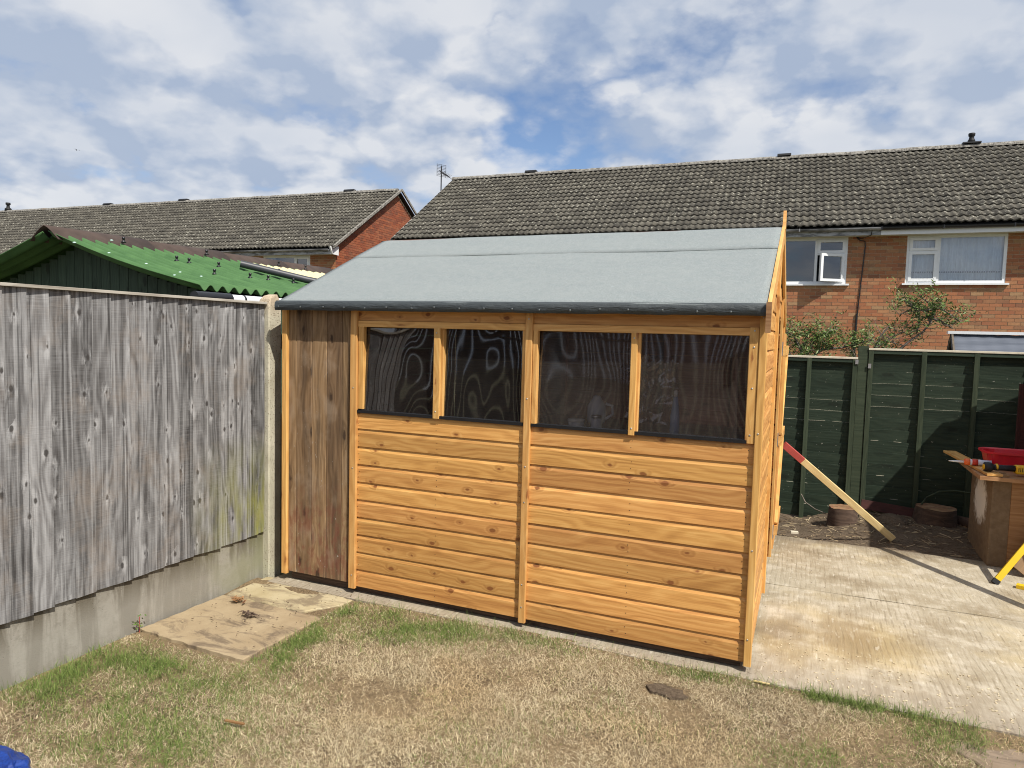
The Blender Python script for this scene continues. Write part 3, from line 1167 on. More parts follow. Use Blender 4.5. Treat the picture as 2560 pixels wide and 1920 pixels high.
def felt(name, ya, yb2, lift, seed, x0=RX0, x1=RX1):
    nx = 70
    ys = np.arange(ya, yb2 + 1e-6, (yb2 - ya) / max(2, int((yb2 - ya) / .06)))
    vs = []
    for i in range(nx + 1):
        x = x0 + (x1 - x0) * i / nx
        for y in ys:
            yy = y + (.009 * mnoise.noise((x * 1.7, seed, 0)) + .004 * mnoise.noise((x * 6, seed, 0)) if y == ys[0] else 0)
            zz = roof_z(yy) + lift + .0065 * mnoise.noise((x * 1.3, y * 2.0, seed)) + .002 * mnoise.noise((x * 6, y * 4, seed))
            # the ridge is folded over softly
            vs.append((x, yy, zz - max(0, .028 - abs(yy - YRG)) * .35))
    n = len(ys)
    fs = [(i * n + j, (i + 1) * n + j, (i + 1) * n + j + 1, i * n + j + 1) for i in range(nx) for j in range(n - 1)]
    s = MB().add(vs, fs, True)
    o = s.build(name, M_felt, shed, loc=((x0 + x1) / 2, 4.5, 2))
    md = o.modifiers.new('thickness', 'SOLIDIFY')
    md.thickness = .004
    md.offset = -1
    return o


felt('felt_sheet', YE - .002, 4.42, .004, 1.3)
felt('felt_sheet', 4.315, 5.15, .0085, 4.1, RX0 - .002, RX1)
felt('felt_sheet', 5.10, YB + .085, .004, 7.7)
# front fold
nx = 120
vs = []
for i in range(nx + 1):
    x = RX0 - .004 + (RX1 + .002 - RX0) * i / nx
    wz = .004 * mnoise.noise((x * 5, 0, 2)) + .002 * mnoise.noise((x * 17, 0, 5))
    wy = .004 * mnoise.noise((x * 3.2, 3, 2)) + .0022 * mnoise.noise((x * 13, 3, 5))
    vs += [(x, YE + .012, roof_z(YE + .012) + .0075), (x, YE - .006, roof_z(YE) + .002 + wz * .3), (x, YE - .009 + wy * .5, 1.800), (x, YE - .006 + wy, 1.772 + wz), (x, YE - .001 + wy, 1.770 + wz), (x, YE + .002 + wy * .5, 1.80)]
fs = [(i * 6 + j, (i + 1) * 6 + j, (i + 1) * 6 + j + 1, i * 6 + j + 1) for i in range(nx) for j in range(5)]
s = MB().add(vs, fs, True)
s.build('felt_edge', M_feltdark, shed)
b_ = MB()
b_.box(RX0 + .01, RX1 - .002, YE + .003, YE + .019, 1.775, 1.812)
b_.build('fascia', M_pine_trim, shed)
nail = MB().lathe((0, 0, 0), [(.0062, 0), (.0062, .0015), (.003, .003)], 8, axes((1, 0, 0), (0, 0, 1))).build('nail', M_nail, shed, loc=(0, 0, 0))
nail_me = nail.data
bpy.data.objects.remove(nail)
xx = RX0 + .03
while xx < RX1 - .02:
    link('nail', nail_me, (xx, YE - .0115, 1.791 + rb.uniform(-.005, .004)), None, shed)
    xx += rb.uniform(.145, .175)
screw_me = MB().lathe((0, 0, 0), [(.0045, 0), (.0045, .001), (.0015, .0013)], 8, axes((1, 0, 0), (0, 0, 1))).build('screw', M_steel, None, loc=(0, 0, 0))
sm_ = screw_me.data
bpy.data.objects.remove(screw_me)
for x, z in ((-.199, 1.765), (-.199, .17), (-.199, .62), (-.199, 1.2), (-.237, 1.70), (-.237, 1.62), (-.237, 1.42), (-.237, 1.19), (-1.41, 1.74), (-1.41, 1.3), (-1.41, .92), (-1.41, .72), (-1.41, .25), (-1.41, .12),
             (-2.562, 1.3), (-2.562, .8), (-2.562, .12), (-1.985, 1.65), (-1.985, 1.19), (-.823, 1.65), (-.823, 1.18)):
    yf = 3.5595 if x in (-.199,) else (3.5655 if x == -.237 else (3.5565 if x in (-1.41, -2.562) else 3.5595))
    link('screw', sm_, (x, yf, z), None, shed)
# nail heads in the boards
nh = MB()
for x in (-2.53, -1.98, -1.45, -.82, -.238):
    for k in range(10):
        for dz in (.03, .066):
            nh.obox((x + rb.uniform(-.006, .006), YF - .0008, .047 + k * ROW + dz), Matrix.Identity(3), .0034, .002, .0034)
nh_o = nh.build('nail_heads', M_darkmetal, shed)
nh_o['kind'] = 'stuff'

# inside: back wall, end wall, floor, bench with bits on it
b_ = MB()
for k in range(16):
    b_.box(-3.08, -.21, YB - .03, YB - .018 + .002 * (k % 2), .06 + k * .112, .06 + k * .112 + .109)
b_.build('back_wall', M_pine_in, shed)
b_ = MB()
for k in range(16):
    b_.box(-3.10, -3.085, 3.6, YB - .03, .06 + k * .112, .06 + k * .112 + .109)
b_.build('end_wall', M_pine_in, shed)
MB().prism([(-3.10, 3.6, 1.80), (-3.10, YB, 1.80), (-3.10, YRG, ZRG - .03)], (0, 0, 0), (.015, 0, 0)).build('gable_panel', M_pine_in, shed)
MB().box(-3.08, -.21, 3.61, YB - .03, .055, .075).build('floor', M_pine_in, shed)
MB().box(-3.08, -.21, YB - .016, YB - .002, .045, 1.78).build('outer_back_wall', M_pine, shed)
for x in (-2.0, -1.1, -.55):
    MB().box(x, x + .045, YB - .075, YB - .03, .075, 1.75).build('stud', M_pine_in, shed)
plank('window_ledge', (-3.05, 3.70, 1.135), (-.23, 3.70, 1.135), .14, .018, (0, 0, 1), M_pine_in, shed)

# the door, folded right back against the outside of the wall
door = MB().box(0, 0, 0, 0, 0, 0)
XD = -.160
dp = link('door', None, (XD, 5.47, .1), None, shed)
for i in range(6):
    a = 5.475 + i * .119
    plank('door_board', (XD - .006, a + .0585, .105), (XD - .006, a + .0585, 1.715), .1165, .012, SX, M_pine, dp)
for z in (1.585, .92, .245):
    plank('ledge', (XD + .011, 5.478, z), (XD + .011, 6.18, z), .07, .022, SX, M_pine_trim, dp)
plank('brace', (XD + .0105, 5.515, .955), (XD + .0105, 6.1, 1.55), .07, .021, SX, M_pine_trim, dp)
plank('brace', (XD + .0105, 5.515, .28), (XD + .0105, 6.1, .885), .07, .021, SX, M_pine_trim, dp)
plank('stile', (XD + .010, 5.4905, .962), (XD + .010, 5.4905, 1.545), .022, .019, SX, M_pine_trim, dp)
for z in (1.60, .93, .24):
    MB().box(XD - .0135, XD - .0015, 5.452, 5.474, z - .05, z + .05).build('hinge', M_steel, dp)

# things on the ledge inside
t = thing('tub', 'white lidded tub on the ledge behind the third window pane', 'tub', (-1.16, 3.68, 1.145))
MB().lathe((-1.16, 3.68, 1.145), [(.042, 0), (.045, .035)], 20).build('body', M_label, t)
MB().lathe((-1.16, 3.68, 1.1802), [(.047, 0), (.048, .012), (.044, .016)], 20).build('lid', M_white, t)
t = thing('jar', 'small glass jar with silver lid beside the white tub inside the shed', 'jar', (-1.05, 3.70, 1.145))
MB().lathe((-1.05, 3.70, 1.145), [(.03, 0), (.032, .01), (.032, .052), (.026, .06)], 18).build('body', M_label, t)
MB().lathe((-1.05, 3.70, 1.2052), [(.029, 0), (.029, .014), (.026, .016)], 18).build('lid', M_steel, t)
t = thing('jug', 'white plastic jug with a handle standing inside the shed behind the tub', 'jug', (-1.13, 3.98, 1.145))
MB().lathe((-1.13, 3.98, 1.145), [(.05, 0), (.055, .02), (.055, .10), (.028, .14), (.02, .16)], 18).build('body', M_label, t)
MB().tube([(-1.075, 3.98, 1.26), (-1.035, 3.98, 1.25), (-1.03, 3.98, 1.20), (-1.076, 3.98, 1.17)], .009, 8).build('handle', M_white, t)
M_bluepl = simple('pale blue plastic', (.30, .38, .68), .35, spec=.5, var=.1)
t = thing('bottle', 'tall blue bottle standing inside the shed behind the last window', 'bottle', (-.63, 3.74, 1.145))
MB().lathe((-.63, 3.74, 1.145), [(.024, 0), (.026, .02), (.024, .10), (.016, .16), (.012, .20)], 16).build('body', M_bluepl, t)
MB().lathe((-.63, 3.74, 1.3452), [(.012, 0), (.012, .03), (.008, .034)], 12).build('cap', M_white, t)
bench_in = thing('workbench', 'dark bench inside the shed seen dimly through the windows', 'bench', (-1.0, 4.0, .075))
MB().box(-1.5, -.28, 3.80, 4.25, 1.115, 1.143).build('top', M_board, bench_in)
for x in (-1.45, -.33):
    for y in (3.83, 4.2):
        MB().box(x, x + .05, y, y + .045, .076, 1.1145).build('leg', M_board, bench_in)
t = tag(MB().add(*(lambda N: ([(-.98 + .30 * i / N + .03 * mnoise.noise((i * .5, j * .4, 2)), 4.12 + .07 * mnoise.noise((i * .7, j * .6, 5)), 1.147 + .40 * j / N + .03 * mnoise.noise((i * .6, j * .5, 9))) for i in range(N + 1) for j in range(N + 1)],
        [(i * (N + 1) + j, (i + 1) * (N + 1) + j, (i + 1) * (N + 1) + j + 1, i * (N + 1) + j + 1) for i in range(N) for j in range(N)], True))(14)).build('plastic_sheet', mat('crumpled clear sheet', b_glass(.12, 5., (.8, .8, .82)))),
        'crumpled clear plastic sheet standing on the bench inside the shed', 'plastic sheet')

# ------------------------------------------------------------------ grey fence on the left
FX = lambda y: -3.286 - .014 * (3.58 - y) * 0 + (.004 * (3.58 - y))
fence = thing('grey_fence', 'weathered grey close board fence panel on a concrete base, left of the shed', 'fence', (-3.3, 2.6, 0))
rf = random.Random(3)
seams = [1.752, 1.855, 1.96, 2.065, 2.166, 2.272, 2.379, 2.483, 2.586, 2.689, 2.79, 2.894, 2.994, 3.109, 3.204, 3.313, 3.42, 3.522, 3.578]
for i in range(len(seams) - 1):
    a, b_ = seams[i], seams[i + 1]
    # feather edge: thick at the near edge, thin at the far one; laps over its neighbour
    zb = .290 + rf.uniform(-.005, .005)
    L = 1.808 - zb
    w2 = (b_ - a) + .016
    x0 = FX((a + b_) / 2)
    hw = w2 / 2
    n = 10
    # local X = up, Y = outward(+x), Z = x cross y
    prof = [(-.014, -hw), (-.014, hw), (.004, hw), (-.009, -hw)]
    rot = axes((0, 0, 1), (1, 0, 0))
    vs = []
    bow = rf.uniform(-.003, .003)
    cut = rf.uniform(-.003, .003)
    for k in range(n + 1):
        xk = -L / 2 + L * k / n
        for y, z in prof:
            vs.append((xk + (cut * z / hw if k == 0 else 0), y + bow * math.sin(math.pi * k / n) + .0012 * mnoise.noise((k * .9, i * 3.1, z * 20)), z))
    m_ = len(prof)
    fs = [tuple(range(m_)), tuple(range(n * m_, (n + 1) * m_))] + [(k * m_ + (j + 1) % m_, k * m_ + j, (k + 1) * m_ + j, (k + 1) * m_ + (j + 1) % m_) for k in range(n) for j in range(m_)]
    me = raw('fence_board', vs, fs, M_grey)
    bm_fix(me)
    # rot: z axis = x cross y
    zdir = (rot @ Vector((0, 0, 1))).y
    if zdir < 0:
        pass
    o = link('fence_board', me, (x0 + .002, (a + b_) / 2 - .008, zb + L / 2), rot, fence)
    if zdir < 0:
        # thick edge must be at the near (smaller y) side: mirror the profile
        for v in me.vertices:
            v.co.z = -v.co.z
        bm_fix(me)
plank('capping', (-3.283, 1.75, 1.816), (-3.283, 3.582, 1.816), .046, .014, (0, 0, 1), M_cap, fence)
for z in (.5, 1.1, 1.7):
    MB().box(-3.34, -3.302, 1.755, 3.57, z, z + .05).build('rail', M_cap, fence)
b_ = MB()
N = 30
prof = []
for i in range(N + 1):
    y = 1.75 + (3.585 - 1.75) * i / N
    b_.v += [(-3.352, y, -.1), (-3.300 - .004 * mnoise.noise((y * 3, 0, 0)), y, -.1), (-3.2975, y, .02), (-3.299, y, .30), (-3.304, y, .306), (-3.352, y, .306)]
for i in range(N):
    for j in range(6):
        b_.f.append((i * 6 + j, i * 6 + (j + 1) % 6, (i + 1) * 6 + (j + 1) % 6, (i + 1) * 6 + j)); b_.sm.append(False)
b_.f.append((5, 4, 3, 2, 1, 0)); b_.sm.append(False)
b_.f.append(tuple(N * 6 + k for k in range(6))); b_.sm.append(False)
o = b_.build('concrete_base', M_gravel, fence)
bm_fix(o.data)


def cpost(y0, label):
    x0, x1 = -3.352, -3.246
    y1 = y0 + .118
    vs = []
    lv = [(-.1, 0), (1.80, 0), (1.845, .012), (1.866, .028)]
    for z, ins in lv:
        c = .008
        for (x, y) in ((x0 + ins, y0 + ins + c), (x0 + ins + c, y0 + ins), (x1 - ins * .3 - c, y0 + ins), (x1 - ins * .3, y0 + ins + c), (x1 - ins * .3, y1 - ins - c), (x1 - ins * .3 - c, y1 - ins), (x0 + ins + c, y1 - ins), (x0 + ins, y1 - ins - c)):
            vs.append((x, y, z + (.012 if z > 1.85 and y > (y0 + y1) / 2 else 0)))
    fs = [(i * 8 + k, i * 8 + (k + 1) % 8, (i + 1) * 8 + (k + 1) % 8, (i + 1) * 8 + k) for i in range(3) for k in range(8)] + [tuple(24 + k for k in range(8))]
    return tag(MB().add(vs, fs).build('concrete_post', M_post), label, 'fence post')


cpost(3.585, 'pale pitted concrete post between the grey fence and the shed')

# rough stone wall glimpsed in the gap behind the post
gw = thing('stone_wall', 'rough pale stone wall glimpsed in the dark gap left of the shed', 'wall', (-3.45, 4.6, 0))
for k in range(7):
    for j in range(3):
        z0 = .02 + k * .25
        y0 = 3.92 + j * .42 + (k % 2) * .15
        b_ = MB()
        b_.box(-3.34 + rf.uniform(-.02, .02), -3.17 + rf.uniform(-.03, .02), y0, y0 + .4, z0, z0 + .225)
        b_.build('stone', M_post, gw)

# ------------------------------------------------------------------ neighbour's green shed
ns = thing('green_shed', 'neighbouring green shed with corrugated green roof, behind the grey fence', 'shed', (-5.3, 5.3, 0))
GX, GZ, GE, GEZ = -5.30, 2.315, -3.765, 1.912     # ridge x,z and right eave x,z
GY0, GY1 = 3.49, 7.6


def gz_at(t):
    # t 0 at ridge, 1 at eave, with a little sag
    return GZ + (GEZ - GZ) * t - .030 * math.sin(math.pi * t)


def corrug(side, ya, yb2):
    pitch = .106
    ny = int((yb2 - ya) / pitch * 8)
    nt_ = 10
    vs = []
    for i in range(ny + 1):
        y = ya + (yb2 - ya) * i / ny
        wv = .021 * math.cos(2 * math.pi * (y - ya) / pitch)
        for k in range(nt_ + 1):
            t_ = k / nt_
            vs.append((GX + side * (.03 + (GE - GX - .03) * t_), y, gz_at(t_) + wv))
    fs = [(i * (nt_ + 1) + k, (i + 1) * (nt_ + 1) + k, (i + 1) * (nt_ + 1) + k + 1, i * (nt_ + 1) + k + 1) for i in range(ny) for k in range(nt_)]
    s = MB().add(vs, fs, True)
    o = s.build('roof_sheet', M_ondu, ns)
    md = o.modifiers.new('thickness', 'SOLIDIFY')
    md.thickness = .006
    return o


corrug(1, GY0, 5.6)
corrug(1, 5.602, GY1)
corrug(-1, GY0, 5.6)
corrug(-1, 5.602, GY1)
for i in range(5):
    ya = GY0 - .01 + i * .84
    vs = []
    for y in (ya, ya + .86):
        for k in range(9):
            a = -1 + k / 4
            lift = .012 if y == ya else .022
            vs.append((GX + a * .16, y, GZ + .055 - .11 * abs(a) ** 1.35 + lift - .004 * i % .003))
    fs = [(k, k + 1, k + 10, k + 9) for k in range(8)]
    o = MB().add(vs, fs, True).build('ridge_cap', M_capbrown, ns)
    md = o.modifiers.new('thickness', 'SOLIDIFY')
    md.thickness = .006
# front gable of vertical boards
for i in range(30):
    x = -6.75 + i * .1
    t_ = min(1, abs(x + .05 - GX) / (GE - GX))
    zt = min(gz_at(t_), gz_at(min(1, t_ + .03))) - .045
    if x + .1 < GE - .06:
        plank('wall_board', (x + .05, 3.756, 0), (x + .05, 3.756, zt), .096, .016, FR, M_gwall, ns)
MB().box(-6.74, GE - .1, 3.765, 7.4, 0, 1.80).build('wall', M_gwall, ns)
MB().prism([(GX - 1.42, 3.768, 1.80), (GX + 1.42, 3.768, 1.80), (GX, 3.768, 2.20)], (0, 0, 0), (0, 3.6, 0)).build('roof_frame', M_roofdeck, ns)
cap_me = MB().lathe((0, 0, 0), [(.013, 0), (.012, .006), (.006, .011)], 10).build('cap', M_washer, None, loc=(0, 0, 0))
capm = cap_me.data
bpy.data.objects.remove(cap_me)
bolt_o = MB().lathe((0, 0, 0), [(.02, 0), (.02, .008), (.009, .012), (.009, .026), (.012, .028), (.012, .044), (.007, .046)], 10).build('fixing', M_blackpl, None, loc=(0, 0, 0))
boltm = bolt_o.data
bpy.data.objects.remove(bolt_o)


def on_roof(t_, y):
    return (GX + .03 + (GE - GX - .03) * t_, y, gz_at(t_) + .018)


def crest(n):
    return GY0 + .106 * round(n * .9)


def snap(y):
    return GY0 + .106 * round((y - GY0) / .106)


for x, y in ((-4.977, 3.51), (-4.755, 3.56), (-4.503, 3.68), (-4.285, 3.82), (-4.19, 3.91), (-4.10, 3.58)):
    link('fixing_cap', capm, on_roof((x - GX - .03) / (GE - GX - .03), snap(y)), None, ns)
for x, y in ((-4.80, 4.19), (-4.78, 4.385), (-4.78, 4.65), (-4.39, 4.26), (-4.425, 4.63), (-4.42, 4.87), (-4.86, 5.50), (-4.41, 5.19), (-4.42, 5.5)):
    link('fixing', boltm, on_roof((x - GX - .03) / (GE - GX - .03), snap(y)), None, ns)
link('fixing_cap', capm, (GX + .155, snap(3.95), GZ + .0), None, ns)
for y in (4.02, 4.82, 5.79, 6.28):
    link('fixing', boltm, (GX + .155, snap(y), GZ + .0), None, ns)
# gutter pieces under the eave
pt = MB().tube([(-3.66, 3.36, 1.842), (-3.66, 3.66, 1.844)], .040, 14).build('gutter', M_blackpl, ns)
pt = MB().tube([(-3.66, 3.6605, 1.844), (-3.66, 5.2, 1.850)], .034, 14).build('downpipe', M_whitepipe, ns)
MB().tube([(-3.66, 3.77, 1.845), (-3.66, 3.785, 1.845)], .0365, 14).build('pipe_clip', M_blackpl, ns)
t = tag(MB().tube([(-4.80, 4.93, 2.235), (-4.58, 5.14, 2.175), (-4.38, 5.33, 2.12), (-3.95, 5.72, 2.03)], .034, 10).build('black_tube', M_leadgrey),
        'long black tube lying along the corrugated green roof', 'pipe')
nn = 60
vs = []
for i in range(nn + 1):
    for j in range(7):
        y = 5.22 + 1.9 * i / nn
        xa, xb = -5.09, -4.86 + .55 * min(1, (y - 5.22) / .9)
        x = xa + (xb - xa) * j / 6
        p = on_roof((x - GX - .03) / (GE - GX - .03), y)
        vs.append((x, y + .01 * (j - 3) * 0, p[2] + .014 + .012 * math.cos(2 * math.pi * (y - GY0) / .106)))
fs = [(i * 7 + j, (i + 1) * 7 + j, (i + 1) * 7 + j + 1, i * 7 + j + 1) for i in range(nn) for j in range(6)]
tag(MB().add(vs, fs, True).build('tarpaulin', M_straw), 'cream sheet spread below the brown ridge of the green shed roof', 'sheet')

# ------------------------------------------------------------------ houses (built in their own frames: x along the eave, y inwards)


def rect_wall(b_, axis, c, u0, u1, z0, z1, holes):
    """flat wall in rectangles around the holes. axis 'y': plane y=c, u=x"""
    us = sorted({u0, u1, *[h[0] for h in holes], *[h[1] for h in holes]})
    zs = sorted({z0, z1, *[h[2] for h in holes], *[h[3] for h in holes]})
    for i in range(len(us) - 1):
        for j in range(len(zs) - 1):
            um, zm = (us[i] + us[i + 1]) / 2, (zs[j] + zs[j + 1]) / 2
            if any(h[0] < um < h[1] and h[2] < zm < h[3] for h in holes):
                continue
            b_.add([(us[i], c, zs[j]), (us[i + 1], c, zs[j]), (us[i + 1], c, zs[j + 1]), (us[i], c, zs[j + 1])], [(0, 1, 2, 3)])


BL, BH, BP, CP = .215, .065, .225, .075
brick_mesh = {}


def tile_mesh(mt):
    w_, ln = .300, .34
    n = 12
    prof = []
    for k in range(n + 1):
        t_ = k / n
        u = (t_ * 2) % 1.0
        z = .034 * (.5 - .5 * math.cos(2 * math.pi * u)) ** 1.25
        prof.append((t_ * w_, z))
    vs = [(x, 0, z + .034) for x, z in prof] + [(x, ln, z) for x, z in prof] + [(x, .004, z + .004) for x, z in prof]
    k = n + 1
    fs = [(i, i + 1, i + 1 + k, i + k) for i in range(n)] + [(i + 2 * k, i + 1 + 2 * k, i + 1, i) for i in range(n)]
    me = raw('roof_tile', vs, fs, mt)
    me.polygons.foreach_set('use_smooth', [True] * n + [False] * n)
    return me


TILE = tile_mesh(M_tile)


def gable_roof(root, x0, x1, ze, yr, zr, near, gauge=.272, seed=1):
    """tiles in courses; the 'near' function ranks them, the 300 first are single objects"""
    r2 = random.Random(seed)
    sl = math.hypot(yr, zr - ze)
    d = Vector((0, yr, zr - ze)).normalized()
    rot = axes((1, 0, 0), d)
    rows = int(round((sl - .12) / gauge))
    gauge = (sl - .12) / rows
    tl = []
    nt_ = int(round((x1 - x0) / .300))
    for j in range(rows):
        for i in range(nt_):
            p = Vector((x0 + i * .300, 0, ze)) + d * (j * gauge) + rot @ Vector((0, 0, 1)) * r2.uniform(-.002, .004)
            tl.append((near(p, i, j), p, r2.uniform(-.004, .004)))
    tl.sort(key=lambda q: q[0])
    rest = MB()
    tv = [v.co.copy() for v in TILE.vertices]
    tf = [tuple(p.vertices) for p in TILE.polygons]
    for q, (rk, p, a) in enumerate(tl):
        rr = rot @ Matrix.Rotation(a, 3, 'Z')
        if q < 300:
            o = bpy.data.objects.new('roof_tile', TILE)
            col.objects.link(o)
            o.parent = root
            mw = rr.to_4x4()
            mw.translation = p
            o.matrix_basis = mw
        else:
            k = len(rest.v)
            rest.v += [tuple(p + rr @ v) for v in tv]
            rest.f += [tuple(i + k for i in f_) for f_ in tf]
            rest.sm += [True] * 12 + [False] * 12
    me = raw('roof_tiles', rest.v, rest.f, M_tile)
    me.polygons.foreach_set('use_smooth', rest.sm)
    o = bpy.data.objects.new('roof_tiles', me)
    col.objects.link(o)
    o.parent = root
    o['kind'] = 'stuff'
    # ridge tiles
    rv = []
    L = .45
    for y in (0, L - .004):
        for k in range(9):
            a = math.pi * k / 8
            rv.append((y, -.14 * math.cos(a), .105 * math.sin(a)))
    rfc = [(k, k + 1, k + 10, k + 9) for k in range(8)] + [tuple(range(9))[::-1], tuple(range(9, 18))]
    rme = raw('ridge_tile', rv, rfc, M_ridge)
    x = x0
    while x < x1 - .2:
        o = bpy.data.objects.new('ridge_tile', rme)
        col.objects.link(o)
        o.parent = root
        o.location = (x, yr, zr - .02 + r2.uniform(-.006, .006))
        o.rotation_euler = (0, r2.uniform(-.01, .01), r2.uniform(-.012, .012))
        x += L
    return rows


def lpart(root, b_, name, mt, parent=None):
    """mesh in house-local coordinates; origin stays at the local centre"""
    vs = np.array(b_.v, dtype=float)
    c = (vs.min(0) + vs.max(0)) / 2
    base = Vector((0, 0, 0))
    if parent is not None and parent is not root:
        base = Vector(parent.location)
    me = raw(name, vs - c, b_.f, mt)
    me.polygons.foreach_set('use_smooth', b_.sm)
    o = bpy.data.objects.new(name, me)
    col.objects.link(o)
    o.parent = parent or root
    o.location = Vector(c) - base
    return o


def lay_bricks(root, mt, rows, spans_fn, place, rank, mesh_name, singles):
    """place(u0,u1,z) -> verts of a brick; bricks ranked, first `singles` as objects"""
    pass


def house_bricks(root, mt, yc, x0, x1, z0, z1, holes, singles, rank, seed):
    r2 = random.Random(seed)
    full = []
    cut = []
    k = 0
    z = z0
    while z + BH < z1:
        off = (k % 2) * BP / 2
        # free intervals
        iv = [(x0, x1)]
        for h in holes:
            if h[2] < z + BH and h[3] > z:
                nv = []
                for a, c in iv:
                    if h[1] <= a or h[0] >= c:
                        nv.append((a, c))
                    else:
                        if h[0] > a: nv.append((a, h[0]))
                        if h[1] < c: nv.append((h[1], c))
                iv = nv
        for a, c in iv:
            i0 = math.floor((a - off - x0) / BP)
            i1 = math.ceil((c - off - x0) / BP)
            for i in range(i0, i1):
                u0 = x0 + off + i * BP
                u1 = u0 + BL
                v0, v1 = max(u0, a + .003), min(u1, c - .003)
                if v1 - v0 < .02:
                    continue
                j = r2.uniform(-.0025, .0025)
                if v1 - v0 > BL - .001:
                    full.append((rank(v0, z), v0, z, j))
                else:
                    cut.append((v0, v1, z, j))
        z += CP
        k += 1
    full.sort(key=lambda q: q[0])
    if 'm' not in brick_mesh:
        brick_mesh['m'] = raw('brick', [(0, 0, 0), (BL, 0, 0), (BL, 0, BH), (0, 0, BH), (0, .014, 0), (BL, .014, 0), (BL, .014, BH), (0, .014, BH)],
                              [(0, 1, 2, 3), (1, 5, 6, 2), (4, 0, 3, 7), (3, 2, 6, 7), (4, 5, 1, 0)], mt)
    rest = MB()

    def addb(u0, u1, z, j):
        rest.add([(u0, yc + j, z), (u1, yc + j, z), (u1, yc + j, z + BH), (u0, yc + j, z + BH), (u0, yc + .014, z), (u1, yc + .014, z), (u1, yc + .014, z + BH), (u0, yc + .014, z + BH)],
                 [(0, 1, 2, 3), (1, 5, 6, 2), (4, 0, 3, 7), (3, 2, 6, 7), (4, 5, 1, 0)])
    for q, (rk, u, z, j) in enumerate(full):
        if q < singles:
            o = bpy.data.objects.new('brick', brick_mesh['m'])
            col.objects.link(o)
            o.parent = root
            o.location = (u, yc + j, z)
        else:
            addb(u, u + BL, z, j)
    for v0, v1, z, j in cut:
        addb(v0, v1, z, j)
    o = lpart(root, rest, 'bricks', mt)
    o['kind'] = 'stuff'


def win_frame(root, x0, x1, z0, z1, yc, name='window'):
    """outer frame, 60 mm, set 20 mm back"""
    b_ = MB()
    y0, y1 = yc + .012, yc + .075
    t_ = .055
    b_.box(x0, x1, y0, y1, z0, z0 + t_)
    b_.box(x0, x1, y0, y1, z1 - t_, z1)
    b_.box(x0, x0 + t_, y0, y1, z0 + t_, z1 - t_)
    b_.box(x1 - t_, x1, y0, y1, z0 + t_, z1 - t_)
    return lpart(root, b_, name, M_white)


def sash(root, par, x0, x1, z0, z1, yc, w_=.055, hinge=None, ang=0., name='casement', glass=True):
    b_ = MB()
    y0, y1 = yc - .006, yc + .06
    b_.box(x0, x1, y0, y1, z0, z0 + w_)
    b_.box(x0, x1, y0, y1, z1 - w_, z1)
    b_.box(x0, x0 + w_, y0, y1, z0 + w_, z1 - w_)
    b_.box(x1 - w_, x1, y0, y1, z0 + w_, z1 - w_)
    g_ = None
    if hinge is not None:
        c, s_ = math.cos(ang), math.sin(ang)
        hy = y0

        def rt(v):
            dx, dy = v[0] - hinge, v[1] - hy
            return (hinge + c * dx - s_ * dy, hy + s_ * dx + c * dy, v[2])
        b_.v = [rt(v) for v in b_.v]
    o = lpart(root, b_, name, M_white, par)
    b2 = MB().add([(x0 + w_ - .004, yc + .03, z0 + w_ - .004), (x1 - w_ + .004, yc + .03, z0 + w_ - .004), (x1 - w_ + .004, yc + .03, z1 - w_ + .004), (x0 + w_ - .004, yc + .03, z1 - w_ + .004)], [(0, 1, 2, 3)])
    if hinge is not None:
        b2.v = [rt(v) for v in b2.v]
    lpart(root, b2, 'pane', M_glass, par)
    return o


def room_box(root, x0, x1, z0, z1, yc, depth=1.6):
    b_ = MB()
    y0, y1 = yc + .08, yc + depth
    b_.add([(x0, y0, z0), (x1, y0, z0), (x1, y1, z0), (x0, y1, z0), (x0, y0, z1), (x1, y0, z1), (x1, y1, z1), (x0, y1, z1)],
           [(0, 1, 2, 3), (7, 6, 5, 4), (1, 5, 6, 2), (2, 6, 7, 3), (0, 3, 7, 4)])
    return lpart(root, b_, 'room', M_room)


def curtain(root, par, x0, x1, z0, z1, yc, seed):
    r2 = random.Random(seed)
    n = int((x1 - x0) * 90)
    vs = []
    ph = r2.uniform(0, 6)
    for i in range(n + 1):
        x = x0 + (x1 - x0) * i / n
        for j in range(7):
            z = z0 + (z1 - z0) * j / 6
            d = .020 * math.sin(x * 62 + 2.5 * mnoise.noise((x * 3, z * .8, seed)) + ph) + .012 * math.sin(x * 27 + ph * 2 + z)
            vs.append((x, yc + d, z))
    fs = [(i * 7 + j, (i + 1) * 7 + j, (i + 1) * 7 + j + 1, i * 7 + j + 1) for i in range(n) for j in range(6)]
    o = lpart(root, MB().add(vs, fs, True), 'net_curtain', M_curtain, par)
    b_ = MB()
    x = x0 + .02
    zz = z0 + .20
    while x < x1 - .03:
        b_.lathe((x, yc - .026, zz), [(.016, 0), (.014, .003)], 8, axes((1, 0, 0), (0, 0, 1)))
        x += .042
    o2 = lpart(root, b_, 'curtain_trim', simple('grey lace', (.22, .26, .33), .9), par)
    return o


